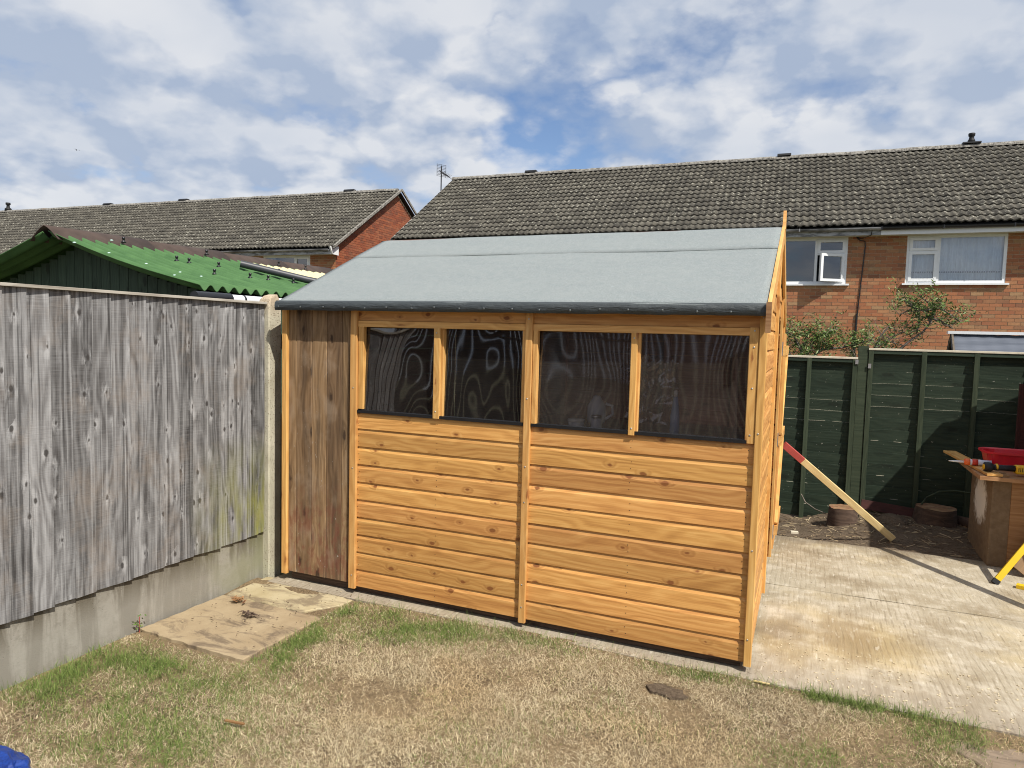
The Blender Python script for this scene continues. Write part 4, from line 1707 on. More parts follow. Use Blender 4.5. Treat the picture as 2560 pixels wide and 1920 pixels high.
# ---- right house
HR = thing('terraced_house', 'brick house with two white windows, behind the green fence on the right', 'house', (-10.48, 16.2, 0))
XW1 = 24.0
WY = .35
holes = [(12.322, 14.106, 2.952, 3.945), (9.40, 11.193, 2.945, 3.945)]
b_ = MB()
rect_wall(b_, 'y', WY + .012, .02, XW1, -.20, 3.99, holes)
for h in holes:   # reveals
    for (a, c, z0, z1) in ((h[0], h[0], h[2], h[3]), (h[1], h[1], h[2], h[3])):
        b_.add([(a, WY + .012, z0), (a, WY + .1, z0), (a, WY + .1, z1), (a, WY + .012, z1)], [(0, 1, 2, 3)])
lpart(HR, b_, 'wall', M_mortar)
b_ = MB().add([(.02, WY + .012, -.20), (.02, 7.0, -.20), (.02, 7.0, 4.0), (.02, 3.67, 6.38), (.02, WY + .012, 4.0)], [(0, 1, 2, 3, 4)])
lpart(HR, b_, 'end_wall', M_brickred)
camH = Matrix.Rotation(-R(1.5), 3, 'Z') @ (Vector((0, 0, 1.65)) - Vector((-10.48, 16.2, 0)))


def rank_brick(u, z):
    vis = 10.2 < u < 15.2 and z > 1.72 and z < 3.9
    return (0 if vis else 100) + (Vector((u, WY, z)) - camH).length


house_bricks(HR, M_brick, WY, .03, XW1 - 5.8, .60, 3.97, holes, 300, rank_brick, 2)


def rank_tile(p, i, j):
    vis = 3.2 < p.x < 15.2
    return (0 if vis else 100) + (p - camH).length - .0


gable_roof(HR, 0., XW1, 4.13, 3.67, 6.49, rank_tile, seed=3)
b_ = MB().add([(0.02, 0.05, 4.10), (XW1, .05, 4.10), (XW1, 3.67, 6.42), (0.02, 3.67, 6.42), (0.02, 7.3, 4.10), (XW1, 7.3, 4.10)], [(0, 1, 2, 3), (3, 2, 5, 4)])
lpart(HR, b_, 'roof_slope', M_roofdeck)
# verge mortar edge
b_ = MB().prism([(-.03, .0, 4.105), (.05, .0, 4.105), (.05, .0, 4.15), (-.03, .0, 4.15)], (0, 0, 0), (0, 3.67, 2.35))
lpart(HR, b_, 'verge', M_ridge)
# fascia, soffit, gutters in three runs
b_ = MB().box(-.02, 11.78, .030, .050, 3.935, 4.085)
lpart(HR, b_, 'fascia', M_dirtywhite)
b_ = MB().box(11.784, XW1, .026, .050, 3.935, 4.085)
lpart(HR, b_, 'fascia', M_white)
b_ = MB().box(-.02, XW1, .0505, WY + .02, 3.948, 3.960)
lpart(HR, b_, 'soffit', M_soffit)


def gutter(root, x0, x1, z, mt, r_=.055, y=-.03):
    n = 8
    vs = []
    for x in (x0, x1):
        for k in range(n + 1):
            a = math.pi + math.pi * k / n
            vs.append((x, y + r_ * math.cos(a), z + r_ * math.sin(a)))
        for k in range(n, -1, -1):
            a = math.pi + math.pi * k / n
            vs.append((x, y + (r_ - .004) * math.cos(a), z + (r_ - .004) * math.sin(a)))
    q = 2 * (n + 1)
    fs = [(k, (k + 1) % q, (k + 1) % q + q, k + q) for k in range(q)]
    fs += [tuple(range(q))[::-1], tuple(range(q, 2 * q))]
    o = lpart(root, MB().add(vs, fs), 'gutter', mt)
    bm_fix(o.data)
    # brackets
    return o


M_gutgrey = mat('weathered grey gutter', lambda nt, bs: (nt.put(bs.inputs['Base Color'], nt.mix(
    nt.rng(nt.noise(nt.scale(nt.coord('Object'), (2, 9, 9)), 1., 6, .7), .4, .62), (.07, .07, .072), (.30, .30, .31)))))
gutter(HR, -.25, 8.2, 4.088, M_blackpl)
gutter(HR, 8.205, 10.2, 4.084, M_gutgrey)
gutter(HR, 10.205, 11.78, 4.080, M_gutgrey)
gutter(HR, 11.785, XW1, 4.076, M_blackpl)
for x in (10.2, 11.78, 12.9, 14.1):
    lpart(HR, MB().box(x - .012, x + .012, -.088, .026, 4.025, 4.092), 'gutter_bracket', M_blackpl if x > 11 else M_gutgrey)
# window with curtains (right)
W1 = win_frame(HR, 12.322, 14.106, 2.952, 3.945, WY)
lpart(HR, MB().box(12.322 + .56, 12.322 + .615, WY + .012, WY + .075, 3.008, 3.889), 'mullion', M_white, W1)
lpart(HR, MB().box(12.378, 12.881, WY + .012, WY + .075, 3.598, 3.64), 'transom', M_white, W1)
sash(HR, W1, 12.372, 12.888, 3.632, 3.90, WY, name='casement')
sash(HR, W1, 12.372, 12.888, 2.998, 3.608, WY)
lpart(HR, MB().add([(12.935, WY + .04, 3.006), (14.052, WY + .04, 3.006), (14.052, WY + .04, 3.892), (12.935, WY + .04, 3.892)], [(0, 1, 2, 3)]), 'pane', M_glass, W1)
lpart(HR, MB().box(12.262, 14.165, WY - .060, WY + .03, 2.915, 2.950), 'sill', M_white, W1)
curtain(HR, W1, 12.34, 12.9, 2.99, 3.93, WY + .125, 4)
curtain(HR, W1, 12.90, 14.09, 2.99, 3.93, WY + .125, 7)
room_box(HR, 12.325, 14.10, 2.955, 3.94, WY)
# window with the open casement (left)
W2 = win_frame(HR, 9.40, 11.193, 2.945, 3.945, WY)
lpart(HR, MB().box(10.545, 10.60, WY + .012, WY + .075, 3.001, 3.889), 'mullion', M_white, W2)
lpart(HR, MB().box(10.603, 11.137, WY + .012, WY + .075, 3.575, 3.625), 'transom', M_white, W2)
sash(HR, W2, 10.598, 11.145, 3.615, 3.90, WY)
sash(HR, W2, 10.598, 11.145, 2.99, 3.585, WY, hinge=11.145, ang=R(30), name='open_casement')
lpart(HR, MB().add([(9.454, WY + .04, 3.0), (10.546, WY + .04, 3.0), (10.546, WY + .04, 3.892), (9.454, WY + .04, 3.892)], [(0, 1, 2, 3)]), 'pane', M_glass, W2)
lpart(HR, MB().box(9.35, 11.252, WY - .060, WY + .03, 2.908, 2.943), 'sill', M_white, W2)
room_box(HR, 9.41, 11.19, 2.95, 3.94, WY)
# ridge vents and pot
for x in (2.62, 9.76):
    lpart(HR, MB().prism([(x - .17, 3.54, 6.56), (x - .17, 3.80, 6.56), (x - .17, 3.74, 6.625), (x - .17, 3.60, 6.625)], (0, 0, 0), (.34, 0, 0)), 'ridge_vent', M_vent)
b_ = MB()
b_.prism([(13.81, 3.52, 6.565), (13.81, 3.82, 6.565), (13.81, 3.76, 6.610), (13.81, 3.58, 6.610)], (0, 0, 0), (.38, 0, 0))
b_.lathe((14.0, 3.67, 6.605), [(.080, 0), (.082, .04), (.060, .08), (.050, .13), (.072, .16), (.075, .21), (.065, .22)], 16)
lpart(HR, b_, 'flue_terminal', M_vent)
# black cable down the wall
b_ = MB()
b_.tube([(11.62, -.06, 4.16), (11.60, .02, 3.93), (11.44, WY - .03, 3.90), (11.35, WY - .02, 3.945)], .009, 6)
b_.tube([(11.35, WY - .02, 3.94), (11.42, WY - .018, 3.87), (11.515, WY - .016, 3.85), (11.53, WY - .016, 3.75), (11.50, WY - .016, 3.2), (11.47, WY - .016, 2.6), (11.42, WY - .016, 1.5), (11.41, WY - .016, .5)], .011, 6)
lpart(HR, b_, 'cable', M_blackpl)
lpart(HR, MB().tube([(11.445, WY - .02, 2.30), (11.425, WY - .02, .5)], .022, 8), 'conduit', M_blackpl)
lpart(HR, MB().box(14.83, 14.94, WY - .004, WY + .01, 2.015, 2.05), 'wall_vent', M_leadgrey)
HR.rotation_euler = (0, 0, R(1.5))

# ---- left house
HL = thing('terraced_house', 'farther brick house with its red gable end turned this way, above the green shed roof', 'house', (-13.2, 17.3, 0))
X0 = -24.0
camL = Matrix.Rotation(-R(2.4), 3, 'Z') @ (Vector((0, 0, 1.65)) - Vector((-13.2, 17.3, 0)))


def rank_tile2(p, i, j):
    return (p - camL).length + (100 if p.z < 4.5 and p.x > -3 and False else 0)


gable_roof(HL, X0, 0., 4.135, 4.0, 6.60, rank_tile2, seed=9)
b_ = MB().add([(X0, .05, 4.10), (-.02, .05, 4.10), (-.02, 4.0, 6.52), (X0, 4.0, 6.52), (X0, 8.0, 4.10), (-.02, 8.0, 4.10)], [(0, 1, 2, 3), (3, 2, 5, 4)])
lpart(HL, b_, 'roof_slope', M_roofdeck)
b_ = MB().prism([(-.03, -.01, 4.11), (.03, -.01, 4.11), (.03, -.01, 4.19), (-.03, -.01, 4.19)], (0, 0, 0), (0, 4.01, 2.47))
lpart(HL, b_, 'verge', M_ridge)
b_ = MB().prism([(-.03, 4.0, 6.58), (.03, 4.0, 6.58), (.03, 4.0, 6.66), (-.03, 4.0, 6.66)], (0, 0, 0), (0, 4.01, -2.47))
lpart(HL, b_, 'verge', M_ridge)
GW = -.17
# gable: mortar face and bricks
b_ = MB().add([(GW - .012, .35, -.20), (GW - .012, 7.65, -.20), (GW - .012, 7.65, 4.27), (GW - .012, 4.0, 6.50), (GW - .012, .35, 4.27)], [(0, 1, 2, 3, 4)])
lpart(HL, b_, 'gable_wall', M_mortar)
b_ = MB()
k = 0
z = .6
r2 = random.Random(12)
while z < 6.45:
    zt = z + BH
    y0 = .35; y1 = 7.65
    if zt > 4.25:
        y0 = max(y0, (zt - 4.05) / (2.42 / 4.0)); y1 = 8.0 - y0
    y = .35 + (k % 2) * BP / 2 - BP
    while y < y1:
        a, c = max(y, y0), min(y + BL, y1)
        if c - a > .03:
            j = r2.uniform(-.0025, .0025)
            gx_ = GW + j
            b_.add([(gx_, a, z), (gx_, c, z), (gx_, c, zt), (gx_, a, zt), (gx_ - .016, a, z), (gx_ - .016, c, z), (gx_ - .016, c, zt), (gx_ - .016, a, zt)],
                   [(0, 1, 2, 3), (1, 5, 6, 2), (4, 0, 3, 7), (3, 2, 6, 7), (4, 5, 1, 0)])
        y += BP
    z += CP
    k += 1
o = lpart(HL, b_, 'bricks', M_brickred)
o['kind'] = 'stuff'
lh = [(-2.91, -1.115, 2.95, 3.95), (-7.6, -5.9, 2.95, 3.95)]
b_ = MB()
rect_wall(b_, 'y', WY + .012, X0, GW - .013, -.20, 3.99, lh)
lpart(HL, b_, 'wall', M_mortar)
house_bricks(HL, M_brick, WY, -15.0, GW - .001, 2.4, 3.97, lh, 0, lambda u, z: 0, 6)
for q, h in enumerate(lh):
    W3 = win_frame(HL, *h, WY)
    mxx = h[1] - .60
    lpart(HL, MB().box(mxx, mxx + .055, WY + .012, WY + .075, h[2] + .056, h[3] - .056), 'mullion', M_white, W3)
    sash(HL, W3, mxx + .05, h[1] - .05, h[2] + .62, h[3] - .05, WY)
    sash(HL, W3, mxx + .05, h[1] - .05, h[2] + .05, h[2] + .60, WY)
    lpart(HL, MB().add([(h[0] + .05, WY + .04, h[2] + .05), (mxx + .005, WY + .04, h[2] + .05), (mxx + .005, WY + .04, h[3] - .05), (h[0] + .05, WY + .04, h[3] - .05)], [(0, 1, 2, 3)]), 'pane', M_glass, W3)
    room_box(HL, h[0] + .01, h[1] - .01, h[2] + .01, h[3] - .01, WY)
    curtain(HL, W3, h[0] + .02, h[0] + .35, h[2] + .05, h[3] - .02, WY + .2, 3 + q)
b_ = MB().box(X0, -.13, .030, .050, 3.935, 4.085)
lpart(HL, b_, 'fascia', M_dirtywhite)
b_ = MB().prism([(-.128, -.09, 4.16), (-.128, .36, 4.20), (-.128, .36, 3.93), (-.128, .06, 3.94)], (0, 0, 0), (.05, 0, 0))
lpart(HL, b_, 'box_end', M_white)
b_ = MB().box(X0, -.13, .0505, WY + .02, 3.948, 3.960)
lpart(HL, b_, 'soffit', M_soffit)
gutter(HL, X0, -.16, 4.085, M_gutgrey)
for x in (-2.13, -9.9, -14.03):
    lpart(HL, MB().prism([(x - .2, 3.87, 6.67), (x - .2, 4.13, 6.67), (x - .2, 4.07, 6.735), (x - .2, 3.93, 6.735)], (0, 0, 0), (.40, 0, 0)), 'ridge_vent', M_vent)
lpart(HL, MB().lathe((-20.2, 4.0, 6.66), [(.14, 0), (.13, .1), (.07, .14), (.06, .25), (.10, .28), (.09, .36)], 14), 'flue_terminal', M_vent)
HL.rotation_euler = (0, 0, R(2.4))

# ---- aerial behind the right house
ae = thing('tv_aerial', 'tall thin television aerial rising between the two house roofs', 'aerial', (-11.64, 21, 0))
MB().tube([(-11.64, 21, 0), (-11.64, 21, 7.25)], .02, 8).build('mast', M_darkmetal, ae)
MB().tube([(-11.72, 21.05, 7.10), (-11.20, 20.75, 6.82)], .012, 6).build('boom', M_darkmetal, ae)
b_ = MB()
for k in range(9):
    z = 6.93 + k * .048
    b_.tube([(-11.76, 20.90, z), (-11.58, 21.22, z)], .006, 5)
for q in (-11.755, -11.67, -11.585):
    b_.tube([(q, 21.06 + (q + 11.67) * 1.78, 6.92), (q, 21.06 + (q + 11.67) * 1.78, 7.33)], .007, 5)
b_.build('reflector', M_leadgrey, ae)
b_ = MB()
for k in range(8):
    t_ = k / 7
    c = Vector((-11.66, 21.015, 7.06)).lerp(Vector((-11.2, 20.75, 6.82)), t_)
    b_.tube([c + Vector((-.05, -.09, -.06)), c + Vector((.05, .09, .06))], .005, 5)
    b_.tube([c + Vector((-.05, -.09, .06)), c + Vector((.05, .09, -.06))], .005, 5)
b_.build('elements', M_leadgrey, ae)

# a bird far up on the left
BS = .42
bd = thing('bird', 'tiny dark bird gliding in the cloudy sky at the upper left', 'bird', (-42.38, 30, 12.42))
b_ = MB()
b_.lathe((-42.38, 30, 12.30), [(.01, 0), (.06, .08), (.07, .16), (.03, .26), (.01, .30)], 8, axes((0, 0, 1), (0, 1, 0)))
b_.v = [(-42.38 + (v[0] + 42.38), v[1], v[2] + .12) for v in b_.v]
b_.v = [tuple(c0_ + (a_ - c0_) * BS for a_, c0_ in zip(v, (-42.38, 30, 12.42))) for v in b_.v]
b_.build('body', M_bird, bd)
for s_ in (-1, 1):
    b_ = MB().add([(-42.36, 30 + s_ * .04, 12.42), (-42.30, 30 + s_ * .25, 12.50), (-42.42, 30 + s_ * .52, 12.46), (-42.46, 30 + s_ * .22, 12.48), (-42.48, 30 + s_ * .04, 12.42)], [(0, 1, 3, 4), (1, 2, 3)])
    b_.v = [tuple(c0_ + (a_ - c0_) * BS for a_, c0_ in zip(v, (-42.38, 30, 12.42))) for v in b_.v]
    b_.build('wing', M_bird, bd)

# ------------------------------------------------------------------ green fence at the back


def lap_panel(x0, x1, ztop, battens, label, seed):
    r2 = random.Random(seed)
    fy = 7.60
    root = thing('green_fence', label, 'fence', ((x0 + x1) / 2, fy, 0))
    zlo = -.13 if x0 < 0 else .0
    nb = 15 if x0 < 0 else 14
    hgt = (ztop - .03 - zlo) / nb
    for k in range(nb):
        z0 = zlo + .02 + k * hgt
        z1 = z0 + hgt + .022
        n = 28
        vs = []
        for i in range(n + 1):
            x = x0 + (x1 - x0) * i / n
            wz = .008 * mnoise.noise((x * 2.4, k * 3.7, seed)) + .004 * mnoise.noise((x * 9, k * 1.7, seed))
            wz0 = .008 * mnoise.noise((x * 2.4, (k - 1) * 3.7, seed)) if k else 0
            yb_ = fy + .005 * mnoise.noise((x * 1.5, k * 5.1, 1))
            top = z1 + (wz if k < nb - 1 else 0)
            # top edge proud of the board above, foot tucked behind
            vs += [(x, yb_ - .017, top), (x, yb_ - .004, z0), (x, yb_ + .006, z0), (x, yb_ - .007, top)]
        fs = [(i * 4 + j, i * 4 + (j + 1) % 4, (i + 1) * 4 + (j + 1) % 4, (i + 1) * 4 + j) for i in range(n) for j in range(4)]
        fs += [(3, 2, 1, 0), tuple(n * 4 + q for q in range(4))]
        me = raw('lap_board', vs, fs, M_gfence)
        me.materials.append(M_bare)
        bm_fix(me)
        for p in me.polygons:
            if p.normal.z > .7 and r2.random() < (.95 if k in (9, 10, 8) else .12):
                p.material_index = 1
        c = Vector(((x0 + x1) / 2, fy, (z0 + z1) / 2))
        me.transform(Matrix.Translation(-c))
        link('lap_board', me, c, None, root)
    for bx in battens:
        plank('batten', (bx, fy - .036, zlo), (bx, fy - .036, ztop - .004), .042, .034, FR, M_gpost, root)
    plank('capping', (x0, fy - .018, ztop + .006), (x1, fy - .018, ztop + .006), .075, .018, (0, 0, 1), M_bare, root)
    plank('cap_rail', (x0, fy - .0435, ztop - .022), (x1, fy - .0435, ztop - .022), .034, .012, FR, M_gfence, root)
    return root


lap_panel(-1.36, .4615, 1.505, (-1.32, -.55, .028, .4385), 'lower dark green lap fence panel behind the leaning timber', 3)
lap_panel(.5505, 2.4, 1.598, (.5735, 1.022, 1.444, 1.9, 2.36), 'taller dark green lap fence panel half in shadow at the right', 8)
gp = MB()
gp.box(.463, .548, 7.555, 7.64, -.20, 1.632)
o = gp.build('green_post', M_gpost)
o.data.transform(Matrix.Translation((0, 0, 0)))
tag(o, 'dark green wooden fence post between the two lap fence panels', 'fence post')
for x, z in ((.452, 1.475), (.565, 1.44)):
    MB().box(x - .013, x + .013, 7.538, 7.5405, z - .022, z + .022).build('bracket', M_steel, o)

# bits lying at its foot
st = [((.385, 7.12), .118, .155, 'squat cut tree stump behind the leaning timber'), ((1.17, 7.36), .165, .165, 'wider cut tree stump in the shade beside the work box')]
for (sx, sy), r_, h, lab in st:
    sz = -.03 if sx < .6 else .0
    t = thing('tree_stump', lab, 'stump', (sx, sy, sz))
    n = 22
    vs = []
    for z in (-.06, .05, h * .6, h):
        for k in range(n):
            a = 2 * math.pi * k / n
            rr = r_ * (1.12 - .12 * z / h) * (1 + .10 * mnoise.noise((math.cos(a) * 2.2, math.sin(a) * 2.2, z * 5 + sx)))
            vs.append((sx + rr * math.cos(a), sy + rr * math.sin(a), z + (.012 * mnoise.noise((a * 2, 0, sx)) if z == h else 0) + sz))
    fs = [(i * n + k, i * n + (k + 1) % n, (i + 1) * n + (k + 1) % n, (i + 1) * n + k) for i in range(3) for k in range(n)]
    MB().add(vs, fs, True).build('bark', M_stumpbark, t)
    top = [Vector(v) + Vector((0, 0, .002)) for v in vs[3 * n:]]
    MB().add(top, [tuple(range(n))]).build('cut_top', M_old, t)
tag(plank('red_plank', (.56, 7.48, .10), (1.22, 7.50, .045), .09, .022, (0, -1, .25), M_redwood), 'old dark red plank lying along the foot of the green fence', 'plank')
tag(MB().tube([(1.36, 7.42, .05), (1.44, 7.30, .055), (1.50, 7.2, .05)], [.05, .058, .05], 9).build('log', M_stumpbark), 'short pale barked log beside the wider stump', 'log')
tag(MB().tube([(1.05, 7.40, .16), (1.10, 7.42, .24), (1.2, 7.45, .30), (1.34, 7.45, .32), (1.5, 7.42, .31)], .008, 6).build('garden_hose', M_gpost), 'thin dark green hose arching over the wider stump', 'hose')
rk = MB()
for (x, y, r_) in ((.70, 7.15, .10), (.86, 7.2, .12), (1.02, 7.12, .07)):
    pass


def rock(x, y, z, r_, seed, mt, name, label, cat, flat=.6):
    bm = bmesh.new()
    bmesh.ops.create_icosphere(bm, subdivisions=3, radius=r_)
    for v in bm.verts:
        n_ = mnoise.noise(v.co * (2.2 / r_) * .5 + Vector((seed, 0, 0)))
        v.co *= 1 + .28 * n_
        v.co.z *= flat
    me = bpy.data.meshes.new(name)
    bm.to_mesh(me)
    bm.free()
    me.materials.append(mt)
    return tag(link(name, me, (x, y, z)), label, cat)


rock(.80, 7.22, .03, .13, 2., M_soil, 'clod', 'long clod of pale earth between the two stumps', 'clod', .45)

# straw, twigs and chips on the soil
rs = np.random.default_rng(5)
sv, sf = [], []


def sticks(n, xr, yr, zf, ln, wd, seed):
    q = np.random.default_rng(seed)
    b_ = MB()
    for i in range(n):
        x, y = q.uniform(*xr), q.uniform(*yr)
        L = q.uniform(*ln)
        a = q.normal(0, .9)
        z = float(zf(np.array([x]), np.array([y]))[0]) + .006
        c = Vector((x, y, z))
        rt_ = Matrix.Rotation(a, 3, 'Z') @ Matrix.Rotation(q.uniform(-.2, .2), 3, 'Y')
        b_.obox(c, rt_, L, q.uniform(*wd), q.uniform(.002, .004))
    return b_


M_strawbit = mat('straw and chips', lambda nt, bs: nt.put(bs.inputs['Base Color'], nt.ramp(nt.rand(), [(0, (.07, .045, .03)), (.5, (.22, .16, .10)), (.8, (.40, .31, .19)), (1, (.58, .47, .30))])))
o = sticks(1500, (-.6, 3.0), (6.36, 7.55), bed_z, (.015, .10), (.002, .006), 1).build('straw_litter', M_strawbit, loc=(0, 0, 0))
tag(o, 'straw, twigs and chips scattered over the soil bed by the green fence', 'litter', kind='stuff')
M_palechip = simple('pale chips', (.56, .47, .32), .9, var=.3)
o = sticks(420, (-.15, 2.2), (3.52, 4.05), lambda x, y: 0 * x - .004, (.004, .016), (.003, .006), 2).build('wood_chips', M_palechip, loc=(0, 0, 0))
tag(o, 'small chips and crumbs scattered on the concrete near the lawn', 'litter', kind='stuff')
o = sticks(110, (-3.2, -2.3), (2.7, 3.56), lambda x, y: 0 * x + .006, (.004, .014), (.002, .005), 3).build('crumbs', M_strawbit, loc=(0, 0, 0))
tag(o, 'crumbs of soil and chips on the corner slabs', 'litter', kind='stuff')
tag(MB().obox((-.02, 6.42, .01), Matrix.Rotation(.2, 3, 'Z'), .06, .035, .018).build('wood_offcut', M_bare), 'small pale offcut on the soil beside the concrete edge', 'offcut')
tag(MB().tube([(.02, 7.35, .16), (.06, 7.28, .10), (.15, 7.2, .06), (.24, 7.15, .04)], .006, 5).build('twig', M_branch), 'bent pale twig leaning by the foot of the lower green fence panel', 'twig')
tag(MB().obox((-2.125, 2.147, .004), axes((1, .1, .02), (0, 1, 0)), -.0 + .095, .011, .006).build('wood_splinter', M_board), 'brown wood splinter lying on the dry grass at lower left', 'splinter')
tag(MB().obox((-.12, 3.485, .006), axes((1, -.03, .02), (0, 1, 0)), .075, .008, .005).build('wood_splinter', M_raw), 'thin pale splinter on the grass in front of the shed corner', 'splinter')

# ------------------------------------------------------------------ leaning timber prop
P0 = Vector((-.137, 6.12, .808))
P1 = Vector((.742, 6.54, .028))
pr_ = thing('leaning_timber', 'pale squared timber with a red painted end, propping the shed door open', 'timber', (.742, 6.54, 0))
d = (P1 - P0).normalized()
Pm = P0 + d * .21
plank('painted_end', P0, Pm, .054, .034, (0, -1, 0), M_redpaint, pr_, ch=.002)
plank('shaft', Pm + d * .0002, P1, .054, .034, (0, -1, 0), M_raw, pr_, ch=.002)

# ------------------------------------------------------------------ work box with tools (right edge)
wb = thing('work_box', 'brown wooden box with a white paint patch, used as a workbench at the right edge', 'box', (1.7, 6.5, 0))


def b_chip2(nt, bs):
    P = nt.pos()
    x, y, z = nt.sep(P)
    n = nt.noise(P, 26, 5, .7)
    n2 = nt.noise(nt.scale(P, (3, 3, 9)), 1., 5, .6)
    c = nt.mix(nt.rng(n, .35, .65), (.15, .10, .058), (.21, .145, .088))
    c = nt.mix(nt.rng(n2, .5, .7, 0., .5), c, (.10, .062, .036))
    dy = nt.math('MULTIPLY', nt.math('SUBTRACT', y, 6.52), 3.0)
    dz = nt.math('MULTIPLY', nt.math('SUBTRACT', z, 0.44), 3.4)
    rr = nt.math('SQRT', nt.math('ADD', nt.math('MULTIPLY', dy, dy), nt.math('MULTIPLY', dz, dz)))
    br = nt.noise(nt.scale(P, (60, 60, 14)), 1., 4, .7)
    rr = nt.math('ADD', rr, nt.math('MULTIPLY', nt.math('SUBTRACT', br, .5), 1.1))
    side = nt.rng(x, 1.3515, 1.351)
    c = nt.mix(nt.math('MULTIPLY', nt.rng(rr, .66, .50), side), c, (.72, .66, .58))
    sp = nt.noise(P, 48, 3, .6)
    c = nt.mix(nt.rng(sp, .72, .75, 0., .7), c, (.55, .5, .43))
    nt.put(bs.inputs['Base Color'], c)


M_chip2 = mat('painted chipboard', b_chip2)
MB().box(1.335, 1.352, 6.17, 6.87, .002, .66).build('side_panel', M_chip2, wb)
MB().box(1.3525, 1.455, 6.172, 6.19, .003, .655).build('front_panel', M_chip2, wb)
MB().box(1.4555, 1.60, 6.166, 6.184, .004, .652).build('front_panel', M_board, wb)
MB().box(1.6005, 2.2, 6.172, 6.19, .003, .655).build('front_panel', M_chip2, wb)
MB().box(1.3525, 2.2, 6.852, 6.87, .003, .655).build('back_panel', M_chip2, wb)
MB().box(2.2005, 2.218, 6.17, 6.87, .003, .66).build('side_panel', M_chip2, wb)
plank('top_board', (1.235, 6.52, .678), (2.3, 6.52, .678), .86, .028, (0, 0, 1), M_raw if False else M_board, wb)
tp = tag(plank('loose_plank', (1.225, 7.25, .706), (1.33, 6.10, .706), .10, .018, (0, 0, 1), M_pine_trim), 'loose tan plank across the left end of the work box top', 'plank')
tag(plank('loose_plank', (1.36, 6.9, .7005), (1.40, 6.13, .7005), .055, .014, (0, 0, 1), M_board), 'narrow brown plank beside the power tool on the work box', 'plank')
# red tray
tr = []
n = 4


def tray(cx, cy, cz, lx, ly, h, rot):
    b_ = MB()
    lv = [(.86, 0), (.98, h), (1.06, h + .004), (1.06, h - .012), (1.00, h - .010), (.94, h - .004), (.83, .012)]
    seg = 28
    vs = []
    for s_, z in lv:
        for k in range(seg):
            a = 2 * math.pi * k / seg
            # rounded rectangle
            ca, sa = math.cos(a), math.sin(a)
            e = .45
            x = lx / 2 * s_ * math.copysign(abs(ca) ** e, ca)
            y = ly / 2 * s_ * math.copysign(abs(sa) ** e, sa)
            v = Matrix.Rotation(rot, 3, 'Z') @ Vector((x, y, z))
            vs.append((cx + v.x, cy + v.y, cz + v.z))
    order = [(0, 1), (1, 2), (2, 3), (1, 5), (5, 6)]
    # outer wall, rim, lip; inner wall
    fs = []
    for a, c in ((0, 1), (1, 3), (3, 2), (2, 5), (5, 6)):
        for k in range(seg):
            k2 = (k + 1) % seg
            fs.append((a * seg + k, a * seg + k2, c * seg + k2, c * seg + k))
    fs.append(tuple(range(seg))[::-1])
    fs.append(tuple(6 * seg + k for k in range(seg)))
    b_.add(vs, fs, False)
    o = b_.build('red_tray', M_redpl)
    bm_fix(o.data)
    return o


tag(tray(1.56, 6.60, .7035, .44, .30, .125, .05), 'red plastic tray standing on the work box', 'tray')
# sealant cartridge
sc_ = thing('sealant_tube', 'sealant cartridge with orange collar and white nozzle lying on the work box', 'tube', (1.27, 6.44, .73))
ax = axes((0, 1, 0), (0, 0, 1))
ax = Matrix((Vector((0, 0, 1)), Vector((0, 1, 0)), Vector((1, .06, .0)))).transposed()
zt = .741
MB().lathe((1.225, 6.44, zt), [(.0235, 0), (.0235, .15)], 16, ax).build('cartridge', M_label, sc_)
MB().lathe((1.224, 6.44, zt), [(.0242, .02), (.0242, .06)], 16, ax).build('print_band', M_redlabel, sc_)
MB().lathe((1.190, 6.438, zt), [(.012, 0), (.026, .006), (.027, .034), (.0245, .04)], 16, ax).build('collar', M_orange, sc_)
MB().lathe((1.085, 6.432, zt - .002), [(.003, 0), (.006, .03), (.010, .104)], 12, ax).build('nozzle', M_white, sc_)
# cordless tool
ct = thing('power_tool', 'black and yellow cordless power tool lying on the work box', 'power tool', (1.42, 6.22, .715))
ax = Matrix((Vector((0, 0, 1)), Vector((-.15, 1, 0)), Vector((1, .15, 0)))).transposed()
zt = .748
MB().lathe((1.275, 6.20, zt), [(.018, 0), (.036, .006), (.038, .03), (.034, .05), (.022, .062)], 18, ax).build('head', M_toolblack, ct)
MB().lathe((1.2745, 6.20, zt), [(.012, -.0006), (.022, -.0004), (.022, .0015)], 16, ax).build('head_badge', M_toolyellow, ct)
MB().lathe((1.337, 6.209, zt), [(.022, 0), (.024, .02), (.021, .07), (.024, .14)], 14, ax).build('grip', M_toolblack, ct)
MB().lathe((1.352, 6.2105, zt + .004), [(.0245, 0), (.0252, .012)], 14, ax).build('grip_ring', M_toolyellow, ct)
b_ = MB()
b_.obox((1.515, 6.235, zt - .006), ax, .065, .066, .075)
o = b_.build('motor_housing', M_toolyellow, ct)
bv = o.modifiers.new('round', 'BEVEL'); bv.width = .012; bv.segments = 3
b_ = MB()
b_.obox((1.582, 6.245, zt - .004), ax, .070, .074, .055)
o = b_.build('battery', M_toolblack, ct)
bv = o.modifiers.new('round', 'BEVEL'); bv.width = .008; bv.segments = 2
b_ = MB()
for k in range(4):
    b_.obox((1.497 + k * .012, 6.1985 + k * .0018, zt - .004), ax, .03, .004, .004)
b_.build('vent_slots', M_toolblack, ct)

